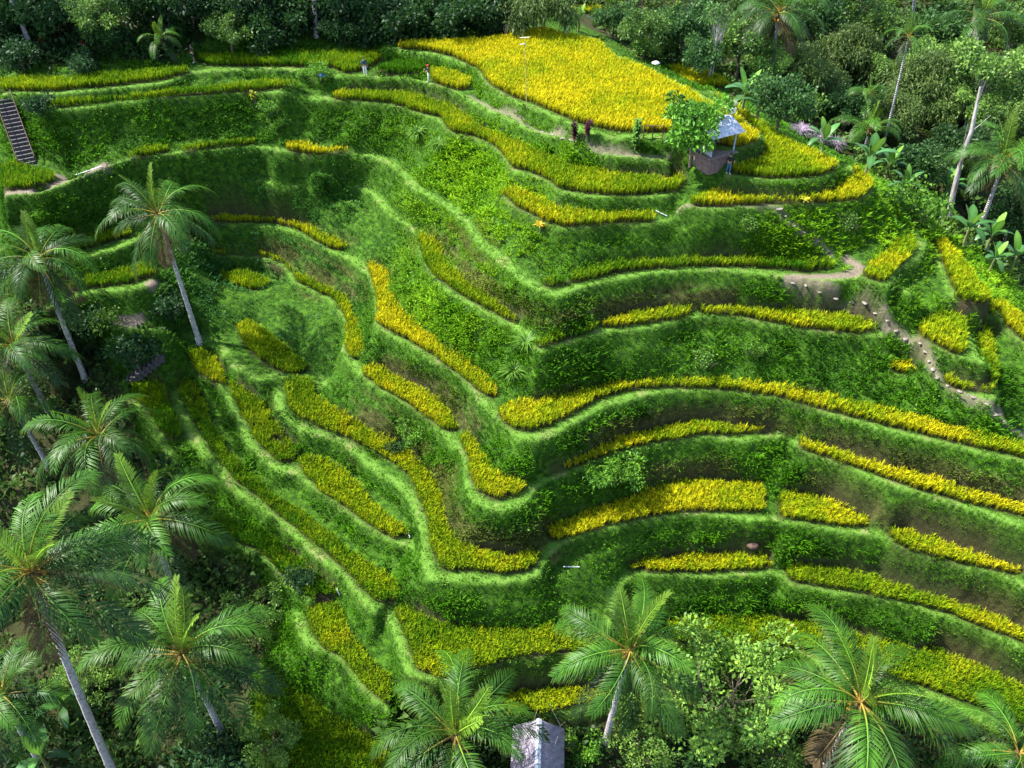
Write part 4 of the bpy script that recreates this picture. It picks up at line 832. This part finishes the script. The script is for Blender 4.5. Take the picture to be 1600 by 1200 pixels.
bamboo_m = plain_mat('bamboo_pole', (.40, .33, .14), (.60, .52, .26), 5, .55, .1, (1, 1, .2)); white_m = plain_mat('white_cloth', (.70, .70, .68), (.82, .82, .80), 5, .8); blue_m = plain_mat('blue_tarp', (.02, .10, .50), (.04, .18, .65), 4, .5)
stone_m = plain_mat('pale_stone', (.13, .11, .09), (.26, .22, .19), 7, .9, .4); dark_stone_m = plain_mat('dark_step_stone', (.03, .028, .03), (.08, .07, .075), 6, .9, .4); step_edge_m = plain_mat('step_edge', (.08, .07, .07), (.15, .13, .13), 6, .9, .3)
pipe_m = plain_mat('white_pipe', (.65, .68, .66), (.75, .78, .75), 5, .4)
def sheet(w, l, mat, name, parent, loc, rot, waves=16, amp=.025):
    """corrugated sheet, w across the ribs, l down the slope"""
    n = waves * 4 + 1; V = []
    for yy in (0, -l):
        for k in range(n): V.append([w * (k / (n - 1) - .5), yy, amp * math.sin(2 * math.pi * waves * k / (n - 1))])
    for yy in (0, -l):
        for k in range(n): V.append([w * (k / (n - 1) - .5), yy, amp * math.sin(2 * math.pi * waves * k / (n - 1)) - .012])
    F = [[k, n + k, n + k + 1, k + 1] for k in range(n - 1)] + [[2 * n + k, 2 * n + k + 1, 3 * n + k + 1, 3 * n + k] for k in range(n - 1)]
    F += [[n + k, 3 * n + k, 3 * n + k + 1, n + k + 1] for k in range(n - 1)]
    o = obj(name, mesh_np(name, np.array(V), np.array(F), mat), parent, loc); o.rotation_euler = rot; return o
# hilltop hut on its deck
zd = -.15; pN = np.array(at(1110, 250, zd)); pE = np.array(at(1152, 239, zd)); pW = np.array(at(1060, 233, zd))
ax = (pE - pN); lx = np.linalg.norm(ax); ang = math.atan2(ax[1], ax[0]); ux = ax / lx; uy = np.array([-ux[1], ux[0]]); ly = max(2.2, float(np.dot(pW - pN, uy)))
hut = empty('rest_hut', (pN[0], pN[1], zd), ang); tag(hut, 'small open hut with metal roof on a raised deck at the hilltop', 'hut')
ly = min(ly, 4.2); lx = max(lx, 2.4); print('hut', lx, ly)
boxes('base_wall', [((lx / 2, .35, -.75), (lx - .4, .2, 1.45), 0), ((.3, ly / 2 + .1, -.75), (.2, ly - .7, 1.45), 0), ((lx - .3, ly / 2 + .1, -.75), (.2, ly - .7, 1.45), 0)], pink_stone_m, hut)
for k in range(9): boxes('plank', [((lx / 2, ly * (k + .5) / 9, .03), (lx + .25, ly / 9 - .02, .06), 0)], wood_m, hut)
for a in (.3, lx - .15):
    for b in (.35, 2.15): boxes('post', [((a, b, .06 + (.95 if b < 1 else 1.15)), (.1, .1, 1.9 if b < 1 else 2.3), 0)], blue_wall_m, hut)
boxes('back_wall', [((lx / 2 + .07, 2.2, .95), (lx - .5, .04, 1.7), 0)], dark_wood_m, hut); boxes('side_board', [((.3, 1.25, .6), (.04, 1.6, 1.05), 0)], blue_wall_m, hut); boxes('bench', [((lx / 2 + .07, 1.85, .45), (lx - .6, .5, .05), 0)], wood_m, hut)
sl = math.atan2(.55, 1.55)
for k in range(3):
    w = (lx + .5) / 3; sheet(w + .08, 2.0, metal_m, 'roof_sheet', hut, (lx / 2 + (k - 1) * w, 1.65, 2.5 + .006 * (k % 2)), (sl, 0, 0), 6, .025)
for k in range(3):
    w = (lx + .5) / 3; sheet(w + .08, 1.0, metal_m, 'roof_sheet', hut, (lx / 2 + (k - 1) * w, 1.63, 2.515 + .006 * (k % 2)), (sl, 0, math.pi), 6, .025)
# carved seat-like shrine behind the hut
B = hit(1136, 199); sh = empty('wooden_shrine', B, .5); tag(sh, 'dark wooden throne shaped shrine with white cloth behind the hut roof', 'shrine')
for a in (-.3, .3):
    for b in (-.25, .25): boxes('leg', [((a, b, .8), (.07, .07, 1.6), 0)], dark_wood_m, sh)
boxes('seat', [((0, 0, 1.62), (.75, .62, .08), 0)], dark_wood_m, sh); boxes('back_panel', [((0, .27, 2.15), (.72, .06, .98), 0), ((.33, .27, 2.72), (.14, .06, .25), 0)], dark_wood_m, sh); boxes('cloth', [((0, -.04, 1.70), (.78, .56, .1), 0), ((0, -.34, 1.5), (.78, .03, .42), 0)], white_m, sh, .015)
# railing left of the hut
rl = empty('railing', hit(1005, 217)); tag(rl, 'thin dark railing along the hilltop edge left of the hut', 'railing'); r0 = np.array(rl.location)
ends = [np.array(hit(u, v)) - r0 for u, v in ((1005, 217), (1019, 217), (1035, 216))]
for p in ends: rod('post', p, p + [0, 0, 1.1], .045, dark_wood_m, rl)
rod('rail', ends[0] + [0, 0, 1.05], ends[2] + [0, 0, 1.05], .035, dark_wood_m, rl)
# tree with whorled leaves before the hut
proto('hut_tree', 3.0, 2.0, 34, .62, 330, .42, (.03, .11, .012), (.13, .32, .025), 61, .09, 5, .95, .25, .2, .3, wood_m)
tree('hut_tree', None, 'bright green broad tree on several stems in front of the hut', 'tree', None, 1.12, 'leafy_tree', 1.0, (1076, 256))
# slim shrubs on the path
def strap_plant(px, h, n, c0, c1, label, cat, name, L=.7, heads=1, grp=None, seed=0, w=.05, base=None):
    q = np.random.default_rng(seed); B = hit(*px) if base is None else base; t = empty(name, B); tag(t, label, cat, grp); st = []
    V = []; F = []; C = []
    for hd in range(heads):
        top = np.array([q.uniform(-.25, .25), q.uniform(-.2, .2), h * (1 - .18 * hd)]); st.append(tube([(top[0] * .3, top[1] * .3, -.1), (top[0] * .7, top[1] * .7, h * .5), top], [.045, .035, .025], 5))
        for k in range(n):
            zf = q.uniform(.35, 1) if h > .8 else 1; p = top * zf; a = k * 2.4; d = np.array([math.cos(a), math.sin(a), q.uniform(.2, 1.2)]); d /= np.linalg.norm(d); s_ = np.cross(d, [0, 0, 1]); s_ /= np.linalg.norm(s_) + 1e-6; l = L * q.uniform(.7, 1.2)
            o = len(V); m = p + d * l * .5; e = p + d * l - [0, 0, .3 * l]; V += [p, m - s_ * w, m + s_ * w, e]; F += [[o, o + 2, o + 1], [o + 1, o + 2, o + 3]]; c = np.array(c0) + (np.array(c1) - np.array(c0)) * q.random(); C += [c] * 4
    SV, SF, _ = merge(st); obj('stem', mesh_np('stem', SV, SF, bark_m), t); obj('leaves', mesh_np('leaves', np.array(V), np.array(F), tree_leaf_m, np.array(C)), t); return t
strap_plant((898, 226), 2.0, 90, (.03, .006, .014), (.10, .012, .03), 'taller dark red leaved cordyline beside the hilltop path', 'cordyline', 'red_cordyline', .42, 2, 'red plants', 3, .07)
strap_plant((915, 226), 1.8, 80, (.03, .006, .014), (.09, .012, .03), 'right hand dark red cordyline beside the hilltop path', 'cordyline', 'red_cordyline', .4, 2, 'red plants', 4, .07)
strap_plant((990, 242), 2.9, 140, (.05, .17, .02), (.16, .36, .05), 'tall slim light green shrub between the red plants and the hut', 'shrub', 'slim_shrub', .45, 2, None, 5, .1)
strap_plant((843, 368), .7, 40, (.40, .30, .02), (.62, .45, .03), 'small yellow leaved plant at the top of the big grass slope', 'plant', 'croton', .6, 1, 'yellow plants', 6, .08)
strap_plant((1254, 326), .6, 40, (.30, .32, .02), (.52, .45, .03), 'small yellow spiky plant under the curling golden rice', 'plant', 'croton', .6, 1, 'yellow plants', 7, .07)
for k, (px, c, lab) in enumerate([((70, 72), (.45, .22, .02), 'yellow orange shrub at the left forest edge'), ((92, 78), (.10, .02, .03), 'dark red shrub near the corner palm trunk'), ((135, 84), (.20, .05, .02), 'reddish shrub in the middle of the forest edge row'), ((172, 82), (.32, .12, .02), 'orange red shrub with bright top at the forest edge'), ((200, 86), (.16, .05, .03), 'dull red shrub left of the small palm'), ((400, 165), (.35, .38, .03), 'tiny yellow shrub on the high green bank'), ((965, 30), (.50, .45, .03), 'bright yellow plant by the far terraces')]):
    strap_plant(px, 1.2, 50, np.array(c) * .5, c, lab, 'shrub', 'coloured_shrub', .4, 2, 'coloured shrubs', 20 + k, .08)
for k, (px, lab) in enumerate([((1248, 212), 'leftmost purple grey grass clump at the hilltop edge'), ((1275, 222), 'middle purple grey grass clump at the hilltop edge'), ((1300, 232), 'rightmost purple grey grass clump at the hilltop edge')]):
    strap_plant(px, .3, 130, (.16, .12, .16), (.36, .28, .36), lab, 'grass clump', 'grass_clump', 1.7, 1, 'purple grasses', 40 + k, .03)
for k, (px, lab) in enumerate([((800, 590), 'long leaved grass clump above the tip of the longest gold strip'), ((500, 130), 'drooping pampas like grass clump by the blue tarp'), ((820, 545), 'grass tussock at the fold of the ridge'), ((690, 235), 'tall grass tussock below the winding rice strip'), ((655, 215), 'grass tussock on the high bank beside the winding rice')]):
    strap_plant(px, .3, 150, (.05, .14, .015), (.16, .32, .04), lab, 'grass clump', 'grass_clump', 1.5, 1, 'green tussocks', 50 + k, .04)
# parasols, poles, pipes
def parasol(px, r, h, mat, lab, pitch=.35):
    B = hit(*px); t = empty('parasol', B); tag(t, lab, 'parasol'); rod('pole', (0, 0, -.1), (0, 0, h), .025, wood_m, t)
    n = 10; V = [[0, 0, h]] + [[r * f * math.cos(2 * math.pi * k / n), r * f * math.sin(2 * math.pi * k / n), h - pitch * r * f ** 1.3 * (1.06 if k % 2 else 1)] for f in (.5, 1) for k in range(n)]
    F3 = np.array([[0, 1 + k, 1 + (k + 1) % n] for k in range(n)]); F4 = np.array([[1 + k, 1 + n + k, 1 + n + (k + 1) % n, 1 + (k + 1) % n] for k in range(n)])
    c = obj('canopy', mesh_np('canopy', np.array(V), [F3, F4], mat), t); sm = c.modifiers.new('s', 'SOLIDIFY'); sm.thickness = .015; return t
parasol((1023, 116), .42, 1.3, white_m, 'small white parasol at the far edge of the hilltop rice', .5)
parasol((506, 132), .52, 1.0, blue_m, 'blue parasol on the bank below the standing person in white', .45)
B = hit(823, 168); t = empty('bamboo_pole', B); tag(t, 'tall thin bamboo pole with crossbars standing in the hilltop rice', 'pole'); top = np.array(aty(820, 60, B[1])) - np.array(B)
rod('shaft', (0, 0, -.2), top, .03, bamboo_m, t, 6, .018)
for k, dz in enumerate((0., -.55)): rod('crossbar', top + [-.45, 0, dz + .05], top + [.4 - .3 * k, 0, dz + .1], .03, white_m, t, 6)
B = np.array(hit(792, 60)); t = empty('arched_pole', B); tag(t, 'thin arched bamboo decoration pole at the back of the hilltop', 'pole')
rodm([(2.0 * s, 0, -.1 + 2.2 * math.sin(min(1, s * 1.25) * 1.57) - (max(0, s - .55) * 2.6) ** 2 * .8) for s in np.linspace(0, 1, 12)], np.linspace(.035, .012, 12), 'shaft', bamboo_m, t)
for a, b, r, lab in (((118, 276), (160, 262), .05, 'white pipe lying by the path at the foot of the stairs'), ((1024, 333), (1042, 341), .04, 'thin white pipe at the end of the short yellow rice strip'), ((880, 888), (905, 888), .045, 'white pipe lying below the lower central nose'), ((638, 832), (641, 842), .06, 'white water spout at the end of the gold rice block'), ((527, 922), (531, 932), .06, 'white water spout in the lower left channel')):
    A = np.array(hit(*a)); Bp = np.array(hit(*b)); t = empty('pipe', A); tag(t, lab, 'pipe'); rod('tube', (0, 0, .12), Bp - A + [0, 0, .12], r, pipe_m, t); rod('collar', (0, 0, .12), (Bp - A) * .08 + [0, 0, .12], r * 1.35, pipe_m, t)
# stepping stones
for k, (u, v) in enumerate(pts('1238 444 1258 450 1280 460 1305 467 1330 475 1348 483 1368 492 1385 505 1400 518 1415 530 1437 541 1445 553 1452 565 1458 578 1464 590 1480 603 1500 612 1520 622 1540 634 1555 648 1568 660 1588 674 1218 328 1226 339 1241 352 1256 363 1276 380 1292 393 848 206 864 211 880 216 893 220')):
    B = hit(u, v); q = random.Random(k); me = blob(.21, k, 2, (1.2, .8, .28), .14); me.materials.append(stone_m); o = obj('stepping_stone', me, None, (B[0], B[1], B[2] + .0)); o.rotation_euler = (q.uniform(-.1, .1), q.uniform(-.1, .1), q.uniform(0, 6)); o.scale = (q.uniform(.8, 1.2),) * 3
    nth = 'first second third fourth fifth sixth seventh eighth ninth tenth eleventh twelfth thirteenth fourteenth fifteenth sixteenth seventeenth eighteenth nineteenth twentieth twenty-first twenty-second'.split()
    if k < 22: tag(o, nth[k] + ' pale stepping stone down the right path from the bare bend', 'stone', 'stepping stones of the lower flight')
    elif k < 28: tag(o, nth[k - 22] + ' pale stepping stone below the curling golden rice', 'stone', 'stepping stones of the upper flight')
    else: tag(o, nth[k - 28] + ' flat stone from the left in the hilltop path', 'stone', 'hilltop path stones')
me = blob(.42, 91, 3, (1.2, .9, .7), .05); me.materials.append(dark_wood_m); B = hit(1175, 856); tag(obj('boulder', me, None, (B[0], B[1], B[2] + .15)), 'round boulder at the bank above the yellow rice behind the middle palm', 'boulder')
# stairs
def stairs(px, n, w, lab, rails=True, z0=None):
    pp = smooth_line(pts(px), 3); P = [np.array(hit(*pp[int(k * (len(pp) - 1) / (n - 1))])) for k in range(n)]; P = sorted([p.tolist() for p in P], key=lambda p: -p[2]); a, b = np.array(P[0]), np.array(P[-1])
    P = [a + (b - a) * k / (n - 1) for k in range(n)]; dxy = (b - a)[:2]; d = dxy / (np.linalg.norm(dxy) + 1e-6); rz = math.atan2(d[1], d[0]); dr = (a[2] - b[2]) / (n - 1); tr = np.linalg.norm(dxy) / (n - 1)
    t = empty('stairs', b); tag(t, lab, 'stairs'); s_ = np.array([-d[1], d[0], 0])
    for k in range(n):
        c = P[k] - b + [0, 0, .12]; o = boxes('step', [((c[0], c[1], c[2] - .35), (tr + .16, w, .7), rz)], dark_stone_m, t)
        boxes('nosing', [((c[0] + d[0] * (tr / 2 + .02), c[1] + d[1] * (tr / 2 + .02), c[2] + .02), (.14, w + .02, .05), rz)], step_edge_m, o)
    if rails:
        for sg in (-1, 1):
            for k in range(0, n, 4): c = P[k] - b + s_ * sg * (w / 2 + .08); rod('post', c - [0, 0, .3], c + [0, 0, 1.0], .05, dark_wood_m, t)
            rod('handrail', P[0] - b + s_ * sg * (w / 2 + .08) + [0, 0, .95], P[-1] - b + s_ * sg * (w / 2 + .08) + [0, 0, .95], .045, dark_wood_m, t)
stairs('8 158 22 192 38 228 46 262', 18, 1.35, 'dark stone stairs with handrails at the left edge')
stairs('252 556 235 570 205 592', 8, 1.0, 'lower grey stone steps between the left palms', False)

# shed at the bottom
B = np.array(place_crown(842, 1126, 3.3)); gz = float(hz(B[0], B[1] - 1.5)); shed = empty('shed', (B[0], B[1], gz), R(-3)); tag(shed, 'small shed with old grey corrugated roof at the bottom edge', 'shed')
H3 = B[2] - gz; ln = 4.6; hw = 1.85; pit = math.atan2(1.15, 1.9); sl_ = hw / math.cos(pit)
boxes('wall', [((0, -.25, (H3 - 1.2) / 2), (3.5, .12, H3 - 1.2), 0), ((-1.7, -ln / 2, (H3 - 1.2) / 2), (.12, ln - .8, H3 - 1.2), 0), ((1.7, -ln / 2, (H3 - 1.2) / 2), (.12, ln - .8, H3 - 1.2), 0)], dark_wood_m, shed)
for sg in (-1, 1):
    for k in range(4):
        l = ln / 4; o = sheet(l + .1, sl_, old_metal_m, 'roof_sheet', shed, (0, -l * (k + .5) + .05, H3 - .03 * k), (pit, 0, sg * math.pi / 2), 8, .04)
for sg in (-1, 1):
    o = boxes('ridge_cap', [((0, 0, 0), (.24, ln + .1, .02), 0)], metal_m, shed); o.location = (sg * .1, -ln / 2 + .05, H3 + .09); o.rotation_euler = (0, sg * pit, 0)
for k, (a, b) in enumerate((((828, 1133), (840, 1108)), ((872, 1135), (858, 1100)), ((858, 1178), (872, 1150)))):
    A = np.array(place_crown(*a, 2.6)); t = empty('thin_stick', A - [0, 0, 2.6]); tag(t, ('bare thin stick left of the shed ridge', 'bare thin stick right of the shed ridge', 'bare stick crossing the right shed roof')[k], 'stick', 'sticks by the shed'); rodm([(0, 0, 0), (.05, .02, 1.6), (.18, .05, 2.6), (np.array(aty(*b, A[1])) - A + [0, 0, 2.6])], [.03, .028, .024, .012], 'shaft', pale_bark_m, t, 5); rodm([(.18, .05, 2.6), (.5, .1, 3.1)], [.015, .008], 'twig', pale_bark_m, t, 4)
# bent pale trunk of the light green tree
B = np.array(hit(1478, 352)); t = empty('bent_tree', B); tag(t, 'bent pale bare trunk with few twigs in front of the light green tree', 'tree', JT); PP = [np.array(aty(u, v, B[1] + .3 * n)) - B for n, (u, v) in enumerate(((1480, 350), (1490, 300), (1502, 250), (1518, 205), (1526, 165), (1532, 135)))]
rodm(PP, [.3, .27, .24, .2, .16, .1], 'trunk', pale_bark_m, t, 8)
for n, e in ((3, (1548, 180)), (4, (1542, 122)), (2, (1512, 193))): rodm([PP[n], (PP[n] + np.array(aty(*e, B[1])) - B) / 2 + [0, 0, -.1], np.array(aty(*e, B[1])) - B], [.06, .045, .02], 'branch', pale_bark_m, t, 5)

# ------------------------------------------------------------------ people
skin_m = plain_mat('skin', (.32, .18, .12), (.38, .22, .15), 8, .6); hair_m = plain_mat('hair', (.012, .009, .008), (.03, .02, .015), 20, .6)
CL = {}
def cloth(c):
    if c not in CL: CL[c] = plain_mat('cloth', tuple(.85 * a for a in c), c, 9, .85)
    return CL[c]
def skinmesh(name, V, E, Rr, mat, parent, root=0, sub=1):
    me = bpy.data.meshes.new(name); me.from_pydata([tuple(v) for v in V], E, []); me.materials.append(mat); o = obj(name, me, parent)
    sk_ = o.modifiers.new('skin', 'SKIN'); sk_.use_smooth_shade = True
    for k, d in enumerate(me.skin_vertices[0].data): d.radius = (Rr[k], Rr[k]) if not isinstance(Rr[k], tuple) else Rr[k]; d.use_root = (k == root)
    ss = o.modifiers.new('sub', 'SUBSURF'); ss.levels = sub; ss.render_levels = sub; return o
def person(px, face, label, top, bottom, shorts=False, cap=None, arms=((.1, -.12), (.1, -.12)), stride=.1, held=None, h=1.7, skirt=False):
    """face: heading (0 = towards the camera); arms: (elbow out, hand forward/up) per side"""
    B = hit(*px); t = empty('person', B, face, h / 1.7); tag(t, label, 'person', 'people on the terraces')
    V = [(0, 0, .95), (0, 0, 1.15), (0, 0, 1.36), (0, -.01, 1.47), (0, -.02, 1.55), (0, -.03, 1.64)]; E = [(0, 1), (1, 2), (2, 3), (3, 4), (4, 5)]; Rr = [(.15, .11), (.135, .10), (.16, .11), .05, .075, .085]
    A = []; G_ = []
    for sd_, sg in ((0, -1), (1, 1)):
        out, up = arms[sd_]; o = len(V); V += [(sg * .17, 0, 1.40), (sg * (.2 + out), .0 - max(0, up) * .15, 1.14), (sg * (.2 + out * .5), -.08 - max(0, up) * .28, .92 + max(0, up) * .38), (sg * (.2 + out * .45), -.1 - max(0, up) * .33, .86 + max(0, up) * .42)]
        E += [(2, o), (o, o + 1), (o + 1, o + 2), (o + 2, o + 3)]; Rr += [.062, .046, .034, (.04, .022)]; hp = np.array(V[o + 3])
        for f in range(5):
            dx = (f - 2) * .016; q = hp + (np.array([dx, -.02, -.06 - .012 * (2 - abs(f - 2))]) if f else np.array([-sg * .045, -.03, -.02])); V += [tuple(q), tuple(q + [0, -.02, -.03])]; E += [(o + 3, len(V) - 2), (len(V) - 2, len(V) - 1)]; Rr += [.009, .008]
        A.append(o)
    for sg in (-1, 1):
        o = len(V); st = stride * sg; V += [(sg * .09, 0, .88), (sg * .1, -st * .5 - .02, .5), (sg * .1, -st, .09), (sg * .11, -st - .14, .04)]; E += [(0, o), (o, o + 1), (o + 1, o + 2), (o + 2, o + 3)]; Rr += [.092, .062, .042, (.045, .03)]; G_.append(o)
    skinmesh('body', V, E, Rr, skin_m, t)
    sv = [V[0], V[1], V[2], (0, 0, 1.43)]; se = [(0, 1), (1, 2), (2, 3)]; sr = [(.165, .125), (.155, .12), (.178, .13), .075]
    for o in A: k = len(sv); sv += [V[o], V[o + 1], tuple(.6 * np.array(V[o + 2]) + .4 * np.array(V[o + 1]))]; se += [(2, k), (k, k + 1), (k + 1, k + 2)]; sr += [.078, .062, .052]
    skinmesh('shirt', sv, se, sr, cloth(top), t)
    pv = [(0, 0, .99), (0, 0, .9)]; pe = [(0, 1)]; pr = [(.168, .128), (.165, .125)]
    for o in G_:
        k = len(pv); a, b = np.array(V[o]), np.array(V[o + 1]); pv += [V[o], tuple(b), tuple(V[o + 2])] if not shorts else [V[o], tuple(.45 * a + .55 * b), tuple(.2 * a + .8 * b)]; pe += [(1, k), (k, k + 1), (k + 1, k + 2)]; pr += [.108, .082, .068] if not shorts else [.115, .105, .1]
    skinmesh('trousers' if not shorts else 'shorts', pv, pe, pr, cloth(bottom), t)
    me = blob(.108, 3, 2, (.92, 1, 1.05), .03); me.materials.append(cloth(cap) if cap else hair_m); o = obj('cap' if cap else 'hair', me, t, (0, .015, 1.675))
    if cap: boxes('brim', [((0, -.13, 1.665), (.15, .12, .015), 0)], cloth(cap), t)
    for sg in (-1, 1): boxes('shoe', [((sg * .105, -stride * sg - .06, .035), (.09, .25, .07), 0)], cloth((.6, .6, .58)), t, .015)
    if held: boxes(held[0], [((.02, -.38, 1.2), (.16, .05, .1), 0)], cloth(held[1]), t, .01)
    return t
person((571, 117), .2, 'person in dark jacket and white trousers standing on the hilltop path', (.03, .05, .10), (.75, .75, .75), arms=((.12, 0), (.12, 0)))
person((670, 128), -1.0, 'person in red cap, black top and white trousers holding a device', (.012, .012, .015), (.72, .72, .72), cap=(.55, .03, .02), arms=((.08, .8), (.08, .8)), held=('camera_box', (.02, .02, .02)), h=1.65)
person((304, 98), -.7, 'person in black with bare legs at the forest edge path', (.012, .012, .014), (.015, .015, .018), True, cap=(.02, .02, .025), arms=((.1, 0), (.1, .5)), stride=.12)
person((1137, 272), .1, 'person in dark top and blue jeans below the hut deck', (.012, .012, .016), (.05, .12, .25), arms=((.14, .75), (.14, .75)))
person((883, 53), 2.6, 'person in white hat and light trousers at the back of the hilltop', (.02, .03, .05), (.7, .7, .66), cap=(.7, .7, .7), arms=((.15, .4), (.15, .4)), h=1.75)
person((791, 60), -.4, 'person in brownish clothes by the arched pole', (.14, .09, .08), (.22, .16, .13), arms=((.1, .2), (.1, .2)), h=1.6)
